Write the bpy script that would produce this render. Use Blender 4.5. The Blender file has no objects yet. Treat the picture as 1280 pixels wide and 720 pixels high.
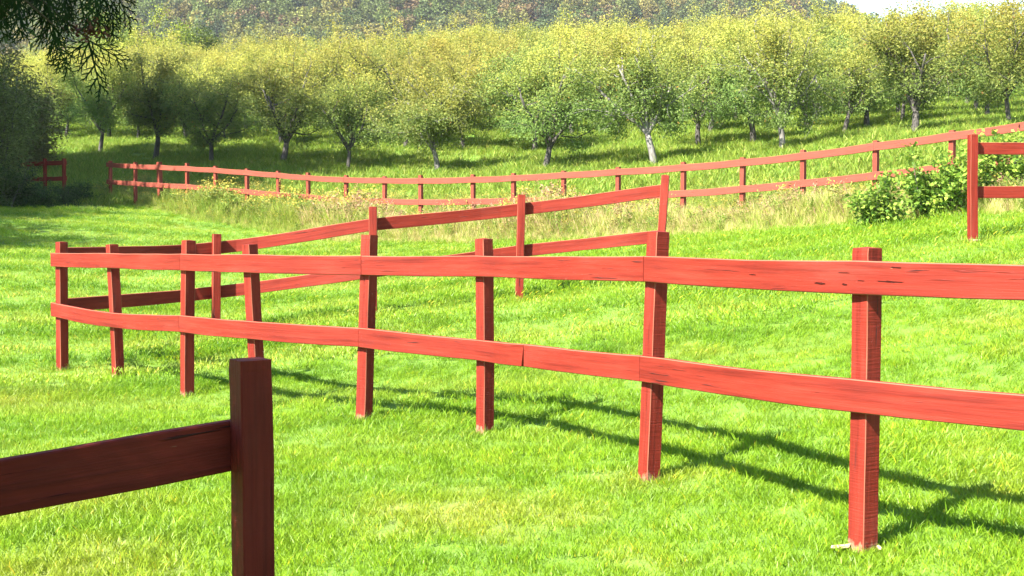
import bpy, math, random
import numpy as np
from mathutils import Vector, Matrix

# ------------------------------------------------------------------ camera, sky, sun, exposure
scene = bpy.context.scene
COL = scene.collection
F = 1500.0                      # focal length in pixels of a 1280 px wide picture
CAMZ = 1.33
PITCH = math.atan(63 / F)
cam_d = bpy.data.cameras.new('camera')
cam_d.sensor_width = 36.0
cam_d.lens = 36.0 * F / 1280.0
cam_d.clip_start = 0.05
cam_d.clip_end = 5000
cam = bpy.data.objects.new('camera', cam_d)
COL.objects.link(cam)
cam.location = (0, 0, CAMZ)
cam.rotation_euler = (math.pi / 2 - PITCH, 0, 0)
scene.camera = cam

SUN_EL = math.radians(46)
SUN_H = np.array([-0.74, -0.67])          # horizontal direction towards the sun (x, y)
SUN_H = SUN_H / np.linalg.norm(SUN_H)
to_sun = Vector((SUN_H[0] * math.cos(SUN_EL), SUN_H[1] * math.cos(SUN_EL), math.sin(SUN_EL)))
sun_d = bpy.data.lights.new('sun', 'SUN')
sun_d.energy = 5.0
sun_d.angle = math.radians(0.53)
sun_d.color = (1.0, 0.945, 0.86)
sun = bpy.data.objects.new('sun', sun_d)
COL.objects.link(sun)
sun.location = (-20, -30, 40)
sun.rotation_euler = to_sun.to_track_quat('Z', 'Y').to_euler()

world = bpy.data.worlds.new('World')
scene.world = world
world.use_nodes = True
wn = world.node_tree.nodes
wl = world.node_tree.links
sky = wn.new('ShaderNodeTexSky')
sky.sky_type = 'NISHITA'
sky.sun_disc = False
sky.sun_elevation = SUN_EL
sky.sun_rotation = math.atan2(to_sun.x, to_sun.y)
sky.air_density = 1.0
sky.dust_density = 0.25
sky.ozone_density = 1.0
bg = wn['Background']
bg.inputs['Strength'].default_value = 0.082
wl.new(sky.outputs['Color'], bg.inputs['Color'])

scene.view_settings.view_transform = 'Standard'
scene.view_settings.look = 'None'
scene.view_settings.gamma = 1.0
scene.view_settings.use_curve_mapping = False
scene.view_settings.exposure = 2.34
scene.cycles.max_bounces = 6
scene.cycles.diffuse_bounces = 3
scene.cycles.glossy_bounces = 2
scene.cycles.transmission_bounces = 4

rng = np.random.default_rng(7)
random.seed(7)


# ------------------------------------------------------------------ pixel -> place (distance always given)
def at(u, v, depth):
    """point on the photograph's pixel ray at ground distance `depth` (metres along +Y)"""
    x = (u - 640) / F
    z = -(v - 360) / F
    c, s = math.cos(PITCH), math.sin(PITCH)
    dy = c + z * s
    dz = -s + z * c
    k = depth / dy
    return Vector((x * k, depth, CAMZ + dz * k))


# ------------------------------------------------------------------ materials
def new_mat(name):
    m = bpy.data.materials.new(name)
    m.use_nodes = True
    nt = m.node_tree
    for n in list(nt.nodes):
        nt.nodes.remove(n)
    out = nt.nodes.new('ShaderNodeOutputMaterial')
    return m, nt, out


def ramp(nt, stops, fac=None, interp='LINEAR'):
    r = nt.nodes.new('ShaderNodeValToRGB')
    r.color_ramp.interpolation = interp
    el = r.color_ramp.elements
    while len(el) < len(stops):
        el.new(0.5)
    for e, (p, c) in zip(el, stops):
        e.position = p
        e.color = (c[0], c[1], c[2], 1) if len(c) == 3 else c
    if fac is not None:
        nt.links.new(fac, r.inputs['Fac'])
    return r


def noise(nt, vec, scale, detail=3.0, rough=0.55):
    n = nt.nodes.new('ShaderNodeTexNoise')
    n.inputs['Scale'].default_value = scale
    n.inputs['Detail'].default_value = detail
    n.inputs['Roughness'].default_value = rough
    if vec is not None:
        nt.links.new(vec, n.inputs['Vector'])
    return n


def math_node(nt, op, a, b=None, clamp=False):
    n = nt.nodes.new('ShaderNodeMath')
    n.operation = op
    n.use_clamp = clamp
    for i, q in enumerate((a, b)):
        if q is None:
            continue
        if isinstance(q, (int, float)):
            n.inputs[i].default_value = q
        else:
            nt.links.new(q, n.inputs[i])
    return n.outputs[0]


def mix_col(nt, fac, a, b, mode='MIX'):
    n = nt.nodes.new('ShaderNodeMix')
    n.data_type = 'RGBA'
    n.blend_type = mode
    for sock, q in ((n.inputs[0], fac), (n.inputs[6], a), (n.inputs[7], b)):
        if isinstance(q, (int, float)):
            sock.default_value = q
        elif isinstance(q, tuple):
            sock.default_value = (*q, 1)
        else:
            nt.links.new(q, sock)
    return n.outputs[2]


def foliage_shader(nt, out, color, rough=0.5, trans=0.35, spec=0.3):
    p = nt.nodes.new('ShaderNodeBsdfPrincipled')
    p.inputs['Roughness'].default_value = rough
    p.inputs['Specular IOR Level'].default_value = spec
    nt.links.new(color, p.inputs['Base Color'])
    t = nt.nodes.new('ShaderNodeBsdfTranslucent')
    nt.links.new(color, t.inputs['Color'])
    mx = nt.nodes.new('ShaderNodeMixShader')
    mx.inputs[0].default_value = trans
    nt.links.new(p.outputs[0], mx.inputs[1])
    nt.links.new(t.outputs[0], mx.inputs[2])
    nt.links.new(mx.outputs[0], out.inputs['Surface'])


def leaf_material(name, trans=0.35, rough=0.5, jitter=0.25, spec=0.3):
    """leaf colours come from the mesh's own per-leaf colour attribute, varied a little per plant"""
    m, nt, out = new_mat(name)
    a = nt.nodes.new('ShaderNodeAttribute')
    a.attribute_name = 'Col'
    oi = nt.nodes.new('ShaderNodeObjectInfo')
    hs = nt.nodes.new('ShaderNodeHueSaturation')
    nt.links.new(a.outputs['Color'], hs.inputs['Color'])
    h = math_node(nt, 'MULTIPLY_ADD', oi.outputs['Random'], 0.03)
    h.node.inputs[2].default_value = 0.485
    nt.links.new(h, hs.inputs['Hue'])
    v = math_node(nt, 'MULTIPLY_ADD', oi.outputs['Random'], jitter)
    v.node.inputs[2].default_value = 1 - jitter / 2
    nt.links.new(v, hs.inputs['Value'])
    foliage_shader(nt, out, hs.outputs['Color'], rough, trans, spec)
    return m


def dry_mask(nt):
    """where the lawn itself is drier and yellower: broad uneven patches plus a few worn spots"""
    geo = nt.nodes.new('ShaderNodeNewGeometry')
    n1 = noise(nt, geo.outputs['Position'], 0.55, 4, 0.6)
    r1 = ramp(nt, [(0.56, (0, 0, 0)), (0.86, (0.7, 0.7, 0.7))], n1.outputs['Fac'])
    tot = r1.outputs['Color']
    for (x, y, rad) in DRY_SPOTS:
        d = nt.nodes.new('ShaderNodeVectorMath')
        d.operation = 'DISTANCE'
        sc = nt.nodes.new('ShaderNodeVectorMath')
        sc.operation = 'MULTIPLY'
        sc.inputs[1].default_value = (0.7, 1, 0)
        nt.links.new(geo.outputs['Position'], sc.inputs[0])
        nt.links.new(sc.outputs[0], d.inputs[0])
        d.inputs[1].default_value = (x * 0.7, y, 0)
        n2 = noise(nt, geo.outputs['Position'], 3.0, 3)
        dd = math_node(nt, 'MULTIPLY_ADD', n2.outputs['Fac'], 0.7)
        dd.node.inputs[2].default_value = -0.35
        e = math_node(nt, 'ADD', d.outputs['Value'], dd)
        mr = nt.nodes.new('ShaderNodeMapRange')
        mr.inputs['From Min'].default_value = rad
        mr.inputs['From Max'].default_value = rad * 0.25
        nt.links.new(e, mr.inputs['Value'])
        tot = math_node(nt, 'MAXIMUM', tot, math_node(nt, 'MULTIPLY', mr.outputs[0], 0.5))
    return geo, tot


DRY_SPOTS = [(-0.2, 5.95, 0.55), (-2.5, 6.3, 0.6), (-1.9, 5.1, 0.5), (-4.6, 10.4, 0.9), (0.75, 6.5, 0.3)]


def lawn_blade_material():
    m, nt, out = new_mat('lawn_blade')
    geo, dry = dry_mask(nt)
    a = nt.nodes.new('ShaderNodeAttribute')
    a.attribute_name = 'Col'
    n = noise(nt, geo.outputs['Position'], 2.2, 3)
    g = ramp(nt, [(0.3, (0.120, 0.235, 0.009)), (0.7, (0.205, 0.325, 0.014))], n.outputs['Fac'])
    c = mix_col(nt, dry, g.outputs['Color'], (0.31, 0.32, 0.035))
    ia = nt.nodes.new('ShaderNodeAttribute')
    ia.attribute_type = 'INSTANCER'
    ia.attribute_name = 'clip'  # painted light and shade of the mower stripes, plus dried clippings
    c = mix_col(nt, math_node(nt, 'MULTIPLY', ia.outputs['Fac'], -1.0, True), c, (0.055, 0.150, 0.006))  # dark mower stripes: shade of leaning blades put into the colour
    c = mix_col(nt, math_node(nt, 'MULTIPLY', ia.outputs['Fac'], 1.0, True), c, (0.30, 0.34, 0.05))     # pale mower stripes: light on leaning blades painted in, plus dried clippings
    c = mix_col(nt, 1.0, c, a.outputs['Color'], 'MULTIPLY')
    foliage_shader(nt, out, c, 0.45, 0.38, 0.25)
    return m


def ground_material():
    m, nt, out = new_mat('turf_soil')
    geo, dry = dry_mask(nt)
    n = noise(nt, geo.outputs['Position'], 9.0, 5, 0.7)
    g = ramp(nt, [(0.3, (0.070, 0.145, 0.008)), (0.7, (0.13, 0.23, 0.012))], n.outputs['Fac'])
    c = mix_col(nt, dry, g.outputs['Color'], (0.22, 0.19, 0.05))
    p = nt.nodes.new('ShaderNodeBsdfPrincipled')
    p.inputs['Roughness'].default_value = 0.9
    nt.links.new(c, p.inputs['Base Color'])
    b = nt.nodes.new('ShaderNodeBump')
    b.inputs['Strength'].default_value = 0.6
    b.inputs['Distance'].default_value = 0.03
    n2 = noise(nt, geo.outputs['Position'], 30.0, 4, 0.7)
    nt.links.new(n2.outputs['Fac'], b.inputs['Height'])
    nt.links.new(b.outputs[0], p.inputs['Normal'])
    nt.links.new(p.outputs[0], out.inputs['Surface'])
    return m


def red_wood(name, dark=0.0, fresh_base=False, saw=0.0, tone=1.0, blend_amt=0.0, edge=False):
    """barn-red stained softwood: u runs along the grain in metres"""
    m, nt, out = new_mat(name)
    uv = nt.nodes.new('ShaderNodeUVMap')
    uv.uv_map = 'grain'
    oi = nt.nodes.new('ShaderNodeObjectInfo')
    off = nt.nodes.new('ShaderNodeVectorMath')
    off.operation = 'MULTIPLY_ADD'
    cmb = nt.nodes.new('ShaderNodeCombineXYZ')
    for i in range(3):
        nt.links.new(oi.outputs['Random'], cmb.inputs[i])
    nt.links.new(cmb.outputs[0], off.inputs[0])
    off.inputs[1].default_value = (37.0, 11.0, 5.0)
    nt.links.new(uv.outputs[0], off.inputs[2])
    V = off.outputs[0]

    def stretched(sx, sy):
        mp = nt.nodes.new('ShaderNodeMapping')
        mp.inputs['Scale'].default_value = (sx, sy, 1)
        nt.links.new(V, mp.inputs['Vector'])
        return mp.outputs[0]
    grain = noise(nt, stretched(1.3, 34), 1.0, 6, 0.65)
    patch = noise(nt, stretched(2.0, 9), 1.0, 4, 0.6)
    c1 = ramp(nt, [(0.22, tuple(tone * q for q in (0.125, 0.0125, 0.0068))), (0.50, tuple(tone * q for q in (0.180, 0.0185, 0.0100))), (0.72, tuple(tone * q for q in (0.208, 0.0260, 0.0150))), (0.9, tuple(tone * q for q in (0.235, 0.042, 0.027)))], patch.outputs['Fac'])
    gr = ramp(nt, [(0.28, (0.58, 0.52, 0.52)), (0.50, (0.97, 0.97, 0.97)), (0.78, (1.18, 1.35, 1.35))], grain.outputs['Fac'])
    c = mix_col(nt, 1.0, c1.outputs['Color'], gr.outputs['Color'], 'MULTIPLY')
    # drying checks: fine dark cracks along the grain
    crack = noise(nt, stretched(2.6, 60), 1.0, 3, 0.5)
    cm = noise(nt, stretched(3.0, 7), 1.0, 2, 0.5)
    k1 = ramp(nt, [(0.64, (0, 0, 0)), (0.685, (1, 1, 1))], crack.outputs['Fac'])
    k2 = ramp(nt, [(0.52, (0, 0, 0)), (0.60, (1, 1, 1))], cm.outputs['Fac'])
    ck = math_node(nt, 'MULTIPLY', k1.outputs['Color'], k2.outputs['Color'])
    c = mix_col(nt, ck, c, (0.055, 0.014, 0.012))
    # scuffs to bare pale wood
    sc = noise(nt, stretched(9, 55), 1.0, 3, 0.6)
    s1 = ramp(nt, [(0.755, (0, 0, 0)), (0.79, (1, 1, 1))], sc.outputs['Fac'])
    c = mix_col(nt, s1.outputs['Color'], c, (0.26, 0.12, 0.075))
    if fresh_base:
        sep = nt.nodes.new('ShaderNodeSeparateXYZ')
        nt.links.new(uv.outputs[0], sep.inputs[0])
        nb = noise(nt, stretched(18, 40), 1.0, 3, 0.6)
        lim = math_node(nt, 'MULTIPLY_ADD', nb.outputs['Fac'], 0.17)
        lim.node.inputs[2].default_value = -0.035
        dlt = math_node(nt, 'SUBTRACT', lim, sep.outputs['X'])
        f = math_node(nt, 'MULTIPLY', dlt, 40.0, True)
        f = math_node(nt, 'MULTIPLY', f, 0.75)
        c = mix_col(nt, f, c, (0.26, 0.17, 0.10))
    # broad weathering: blotches where the stain has bleached or gone chalky, and darker mildewed runs
    wea = noise(nt, stretched(1.1, 5), 1.0, 5, 0.7)
    w1 = ramp(nt, [(0.56, (0, 0, 0)), (0.78, (0.55, 0.55, 0.55))], wea.outputs['Fac'])
    c = mix_col(nt, w1.outputs['Color'], c, (0.205, 0.045, 0.031))
    w2 = ramp(nt, [(0.24, (0.38, 0.38, 0.38)), (0.42, (0, 0, 0))], wea.outputs['Fac'])
    c = mix_col(nt, w2.outputs['Color'], c, (0.080, 0.012, 0.010))
    if edge:
        c = mix_col(nt, 0.45, c, (0.36, 0.16, 0.095))  # sunlit edge highlight put into the colour
    if blend_amt:
        c = mix_col(nt, blend_amt, c, (0.34, 0.17, 0.115))  # distance haze mixed into the stain as a paler tone
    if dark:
        c = mix_col(nt, 1.0, c, (1 - dark, 1 - dark * 1.1, 1 - dark * 1.1), 'MULTIPLY')  # shade put into the colour: the whole stain darkened
    p = nt.nodes.new('ShaderNodeBsdfPrincipled')
    nt.links.new(c, p.inputs['Base Color'])
    p.inputs['Roughness'].default_value = 0.68
    p.inputs['Specular IOR Level'].default_value = 0.15
    h = math_node(nt, 'SUBTRACT', grain.outputs['Fac'], ck)
    if saw:
        wv = noise(nt, stretched(120, 6), 1.0, 2, 0.5)
        h = math_node(nt, 'MULTIPLY_ADD', wv.outputs['Fac'], saw)
        nt.links.new(grain.outputs['Fac'], h.node.inputs[2])
        h = math_node(nt, 'SUBTRACT', h, ck)
    b = nt.nodes.new('ShaderNodeBump')
    b.inputs['Strength'].default_value = 0.8
    b.inputs['Distance'].default_value = 0.006
    nt.links.new(h, b.inputs['Height'])
    nt.links.new(b.outputs[0], p.inputs['Normal'])
    nt.links.new(p.outputs[0], out.inputs['Surface'])
    return m


def bark_material(name, a, b):
    m, nt, out = new_mat(name)
    tc = nt.nodes.new('ShaderNodeTexCoord')
    mp = nt.nodes.new('ShaderNodeMapping')
    mp.inputs['Scale'].default_value = (14, 14, 4)
    nt.links.new(tc.outputs['Object'], mp.inputs['Vector'])
    n = noise(nt, mp.outputs[0], 1.0, 5, 0.65)
    c = ramp(nt, [(0.35, a), (0.68, b)], n.outputs['Fac'])
    p = nt.nodes.new('ShaderNodeBsdfPrincipled')
    p.inputs['Roughness'].default_value = 0.85
    nt.links.new(c.outputs['Color'], p.inputs['Base Color'])
    bu = nt.nodes.new('ShaderNodeBump')
    bu.inputs['Strength'].default_value = 0.7
    bu.inputs['Distance'].default_value = 0.02
    nt.links.new(n.outputs['Fac'], bu.inputs['Height'])
    nt.links.new(bu.outputs[0], p.inputs['Normal'])
    nt.links.new(p.outputs[0], out.inputs['Surface'])
    return m


def flat_material(name, col, rough=0.8):
    m, nt, out = new_mat(name)
    tc = nt.nodes.new('ShaderNodeTexCoord')
    n = noise(nt, tc.outputs['Object'], 25.0, 4, 0.6)
    c = ramp(nt, [(0.3, tuple(q * 0.7 for q in col)), (0.7, tuple(min(1, q * 1.25) for q in col))], n.outputs['Fac'])
    p = nt.nodes.new('ShaderNodeBsdfPrincipled')
    p.inputs['Roughness'].default_value = rough
    nt.links.new(c.outputs['Color'], p.inputs['Base Color'])
    nt.links.new(p.outputs[0], out.inputs['Surface'])
    return m


M_LEAF = leaf_material('orchard_leaf', 0.5, 0.55, 0.25, 0.2)
M_SHRUB = leaf_material('shrub_leaf', 0.36, 0.5, 0.25, 0.15)
M_FOREST = leaf_material('forest_leaf', 0.2, 0.7, 0.5)
M_TALL = leaf_material('tall_grass_blade', 0.38, 0.6, 0.2)
M_CEDAR = leaf_material('cedar_spray', 0.12, 0.75, 0.15, 0.06)
M_BLADE = lawn_blade_material()
M_SOIL = ground_material()
M_RAIL = red_wood('red_stained_board')
M_POST = red_wood('red_stained_post', 0.0, True, 0.5)
M_POSTDK = red_wood('shaded_red_post', 0.45, True, 0.25)  # post and board copies of the red stain, darkened for shade
M_RAILDK = red_wood('shaded_red_board', 0.45)
M_EDGE = red_wood('sunlit_red_edge', edge=True)  # paler chamfers that paint in the sunlit edge
M_RAILHAZY = red_wood('hazy_red_board', blend_amt=0.22)  # far fence wood, with haze painted into its colour
M_POSTHAZY = red_wood('hazy_red_post', 0.0, True, 0.5, blend_amt=0.15)
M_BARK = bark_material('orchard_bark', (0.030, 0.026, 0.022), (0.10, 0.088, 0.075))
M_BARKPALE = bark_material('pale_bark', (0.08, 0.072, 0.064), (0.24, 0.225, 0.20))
M_CEDARBARK = bark_material('cedar_bark', (0.02, 0.012, 0.008), (0.05, 0.032, 0.022))
M_GOUGE = flat_material('bare_gouge', (0.035, 0.009, 0.007), 1.0)
M_GOUGE.node_tree.nodes['Principled BSDF'].inputs['Specular IOR Level'].default_value = 0.0
M_SCAR = flat_material('pale_bare_scar', (0.30, 0.19, 0.11))
M_BROWN = leaf_material('dead_brown_spray', 0.15, 0.7, 0.1)
M_CHIP = flat_material('pale_wood_chip', (0.50, 0.38, 0.20))


# ------------------------------------------------------------------ mesh helpers
def mesh_from(name, verts, faces, mat, cols=None, smooth=False):
    me = bpy.data.meshes.new(name)
    verts = np.asarray(verts, dtype=np.float32).reshape(-1, 3)
    if isinstance(faces, np.ndarray):
        k = faces.shape[1]
        n = faces.shape[0]
        me.vertices.add(len(verts))
        me.vertices.foreach_set('co', verts.ravel())
        me.loops.add(n * k)
        me.loops.foreach_set('vertex_index', faces.astype(np.int32).ravel())
        me.polygons.add(n)
        me.polygons.foreach_set('loop_start', np.arange(0, n * k, k, dtype=np.int32))
        me.update(calc_edges=True)
    else:
        me.from_pydata([tuple(v) for v in verts], [], [tuple(f) for f in faces])
        me.update()
    if cols is not None:
        ca = me.color_attributes.new('Col', 'FLOAT_COLOR', 'POINT')
        c = np.ones((len(verts), 4), dtype=np.float32)
        c[:, :3] = cols
        ca.data.foreach_set('color', c.ravel())
    if smooth:
        me.polygons.foreach_set('use_smooth', np.ones(len(me.polygons), dtype=bool))
    if mat:
        me.materials.append(mat)
    return me


def link(name, me, parent=None, loc=(0, 0, 0), rotz=0.0):
    o = bpy.data.objects.new(name, me)
    COL.objects.link(o)
    o.location = loc
    o.rotation_euler = (0, 0, rotz)
    if parent:
        o.parent = parent
    return o


def thing(name, label, cat, loc=(0, 0, 0), group=None):
    o = link(name, None, None, loc)
    o.empty_display_size = 0.2
    o['label'] = label
    o['category'] = cat
    if group:
        o['group'] = group
    return o


def unit(v):
    return v / (np.linalg.norm(v, axis=-1, keepdims=True) + 1e-9)


def leaves_mesh(name, pos, size, cols, mat, r, aspect=0.5, droop=0.25, outward=None):
    """many separate folded leaves: one small bent quad each"""
    n = len(pos)
    d = r.normal(size=(n, 3))
    d[:, 2] = d[:, 2] * 0.7 - droop
    if outward is not None:
        d += outward * 0.7
    d = unit(d)
    nrm = r.normal(size=(n, 3))
    nrm[:, 2] += 0.9
    side = unit(np.cross(d, nrm))
    up = unit(np.cross(side, d))
    L = size * r.uniform(0.7, 1.25, n)[:, None]
    W = L * aspect * 0.5
    a = pos - d * L * 0.5
    b = pos + side * W + up * W * 0.35 - d * L * 0.05
    c = pos + d * L * 0.5 - up * L * 0.10
    e = pos - side * W + up * W * 0.35 - d * L * 0.05
    v = np.stack([a, b, c, e], axis=1).reshape(-1, 3)
    f = np.arange(n * 4).reshape(n, 4)
    return mesh_from(name, v, f, mat, np.repeat(cols, 4, axis=0))


def tubes_mesh(name, lines, mat, sides=6):
    """lines: list of (points Nx3, radii N)"""
    V, Fc = [], []
    for pts, rad in lines:
        pts = np.asarray(pts, float)
        n = len(pts)
        tan = np.gradient(pts, axis=0)
        tan = unit(tan)
        ref = np.array([0.31, 0.77, 0.12])
        x = unit(np.cross(tan, ref))
        y = np.cross(tan, x)
        base = len(V)
        for i in range(n):
            for k in range(sides):
                a = 2 * math.pi * k / sides
                V.append(pts[i] + rad[i] * (x[i] * math.cos(a) + y[i] * math.sin(a)))
        for i in range(n - 1):
            for k in range(sides):
                k2 = (k + 1) % sides
                Fc.append((base + i * sides + k, base + i * sides + k2, base + (i + 1) * sides + k2, base + (i + 1) * sides + k))
        Fc.append(tuple(base + (n - 1) * sides + k for k in range(sides)))
    return mesh_from(name, V, Fc, mat, smooth=True)


# ------------------------------------------------------------------ terrain
def smooth(a, b, x):
    t = np.clip((x - a) / (b - a), 0, 1)
    return t * t * (3 - 2 * t)


_gy = np.arange(-400, 2001, 1.0)
_sl = np.where(_gy < 12, 0.0, np.where(_gy < 27, 0.075, np.where(_gy < 96, 0.185, np.where(_gy < 120, 0.0, np.where(_gy < 190, -0.10, 0.0)))))
_sl = np.convolve(_sl, np.ones(5) / 5, 'same')
_gz = np.cumsum(_sl)
_gz -= np.interp(0, _gy, _gz)


def base_h(x, y):
    return np.interp(y, _gy, _gz)


def hill_h(x, y):
    ridge = np.interp(x, [-600, -300, 0, 90, 137, 154, 166, 178, 205, 260, 400, 700], [172, 165, 150, 130, 117, 111, 104, 90, 74, 62, 50, 40])
    return (ridge - 9.0) * smooth(170, 640, y) ** 1.8 * (1 - 0.25 * smooth(680, 1500, y))


# main fence: (u top, v top, u base, v base, distance)
P = {
    9: None,
    8: (1084, 309, 1078, 688, 5.10),
    7: (823, 289, 811, 602, 6.50),
    6: (605, 298, 606, 543, 8.05),
    5: (462, 293, 455, 525, 8.65),
    4: (312, 305, 323, 511, 9.30),
    3: (236, 300, 234, 495, 10.05),
    2: (140, 305, 148, 473, 11.35),
    1: (77, 302, 78, 463, 12.00),
}
Q = {1: (271, 292, 270, 426, 13.6), 2: (466, 258, 466, 393, 13.4), 3: (652, 243, 649, 377, 13.9), 4: (832, 219, 823, 353, 13.6)}
R1 = (1216, 168, 1216, 303, 14.0)
T_rail = [(137, 206.5), (200, 209), (235, 210.5), (308, 216), (420, 224.5), (530, 226.5), (637, 223.5), (705, 219.5), (773, 215.5),
          (850, 210), (929, 204), (1005, 196), (1095, 184), (1190, 171), (1280, 159), (1400, 142)]
T_dep = [(137, 37), (235, 34), (420, 30.5), (637, 27.5), (850, 24.5), (1005, 22.5), (1280, 19.2), (1400, 17.8)]


def t_rail_point(u):
    v = np.interp(u, [a for a, _ in T_rail], [b for _, b in T_rail])
    d = np.interp(u, [a for a, _ in T_dep], [b for _, b in T_dep])
    return at(u, v, float(d))


front_row = [(125, 190, 53), (193, 200, 51.0), (265, 205, 49.2), (353, 203, 47.5), (435, 214, 46.0), (547, 215, 43.8), (680, 213, 41.5),
             (818, 207, 39.3), (978, 190, 37.0), (1142, 168, 35.0), (1262, 158, 33.5)]

ctrl = []
for k, d in P.items():
    if d:
        p = at(d[2], d[3], d[4])
        ctrl.append((p.x, p.y, p.z))
for d in list(Q.values()) + [R1]:
    p = at(d[2], d[3], d[4])
    ctrl.append((p.x, p.y, p.z))
for u in (137, 200, 267, 348, 432, 527, 643, 773, 855, 927, 1003, 1095, 1190, 1280, 1400):
    p = t_rail_point(u)
    ctrl.append((p.x, p.y, p.z - 1.17))
for (u, v, d) in front_row:
    p = at(u, v, d)
    ctrl.append((p.x, p.y, p.z))
ctrl += [(0, 0, -0.30), (-0.7, 3.25, -0.29), (3, 0, -0.25), (-4, 1, -0.35), (2.9, 3.9, 0.0), (5, 3, 0.15), (-6, 5, -0.2), (0, -6, -0.3), (-10, -4, -0.4),
         (10, -4, 0.1), (-1.5, 6, -0.04), (9.2, 14.2, 1.70), (12, 10, 1.6), (-9, 12, -0.05), (-10, 20, 0.75), (-14, 27, 1.5), (-16, 34, 2.3), (-24, 26, 1.3), (-25, 38, 2.9),
         (22, 60, 8.3), (35, 90, 13.2), (0, 60, 7.0), (0, 92, 12.6), (-25, 60, 5.7), (-38, 92, 11.0), (16, 20, 2.7), (22, 36, 4.9),
         (-20, 10, -0.1), (40, 60, 10.5), (-45, 60, 6.0)]
ctrl = np.array(ctrl)
_cx = ctrl[:, :2] / 20.0
_res = ctrl[:, 2] - base_h(ctrl[:, 0], ctrl[:, 1])


def _tps(d2):
    return 0.5 * d2 * np.log(d2 + 1e-9)


_n = len(ctrl)
_A = np.zeros((_n + 3, _n + 3))
_A[:_n, :_n] = _tps(((_cx[:, None] - _cx[None]) ** 2).sum(-1)) + np.eye(_n) * 0.0006
_A[:_n, _n] = 1
_A[:_n, _n + 1:] = _cx
_A[_n:, :_n] = _A[:_n, _n:].T
_w = np.linalg.solve(_A, np.concatenate([_res, np.zeros(3)]))


def ground_h(x, y):
    x = np.atleast_1d(np.asarray(x, float))
    y = np.atleast_1d(np.asarray(y, float))
    xc = np.clip(x, -45, 45)
    yc = np.clip(y, -12, 105)
    q = np.stack([xc, yc], -1) / 20.0
    out = np.empty(len(x))
    for s in range(0, len(x), 20000):
        qq = q[s:s + 20000]
        d2 = ((qq[:, None] - _cx[None]) ** 2).sum(-1)
        out[s:s + 20000] = _tps(d2) @ _w[:_n] + _w[_n] + qq @ _w[_n + 1:]
    blend_amt = (1 - smooth(100, 170, y)) * (1 - smooth(45, 110, np.abs(x))) * (1 - smooth(10, 60, -y))
    return base_h(x, y) + out * blend_amt + hill_h(x, y)


def gz(x, y):
    return float(ground_h([x], [y])[0])


def axis_samples(spans):
    a = []
    for lo, hi, st in spans:
        a.append(np.arange(lo, hi, st))
    a.append([spans[-1][1]])
    return np.concatenate(a)


xs = axis_samples([(-2500, -600, 190), (-600, -120, 20), (-120, -40, 5), (-40, -12, 1.0), (-12, 12, 0.35), (12, 40, 1.0), (40, 120, 5), (120, 600, 20), (600, 2500, 190)])
ys = axis_samples([(-2000, -60, 194), (-60, -10, 5), (-10, 3, 0.8), (3, 34, 0.4), (34, 60, 1.0), (60, 130, 2.5), (130, 700, 19), (700, 4000, 300)])
XX, YY = np.meshgrid(xs, ys)
ZZ = ground_h(XX.ravel(), YY.ravel())
gv = np.stack([XX.ravel(), YY.ravel(), ZZ], -1)
nx, ny = len(xs), len(ys)
ii = (np.arange(ny - 1)[:, None] * nx + np.arange(nx - 1)[None]).ravel()
gf = np.stack([ii, ii + 1, ii + 1 + nx, ii + nx], -1)
ground = link('ground', mesh_from('ground', gv, gf, M_SOIL, smooth=True))
ground['kind'] = 'structure'
ground['label'] = 'sloping grassy ground rising from the lawn to the orchard and wooded hill'
ground['category'] = 'ground'


# ------------------------------------------------------------------ fences
def sub_object(name, me, parent, loc):
    o = link(name, me, parent)
    o.location = Vector(loc) - parent.location
    return o


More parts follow.
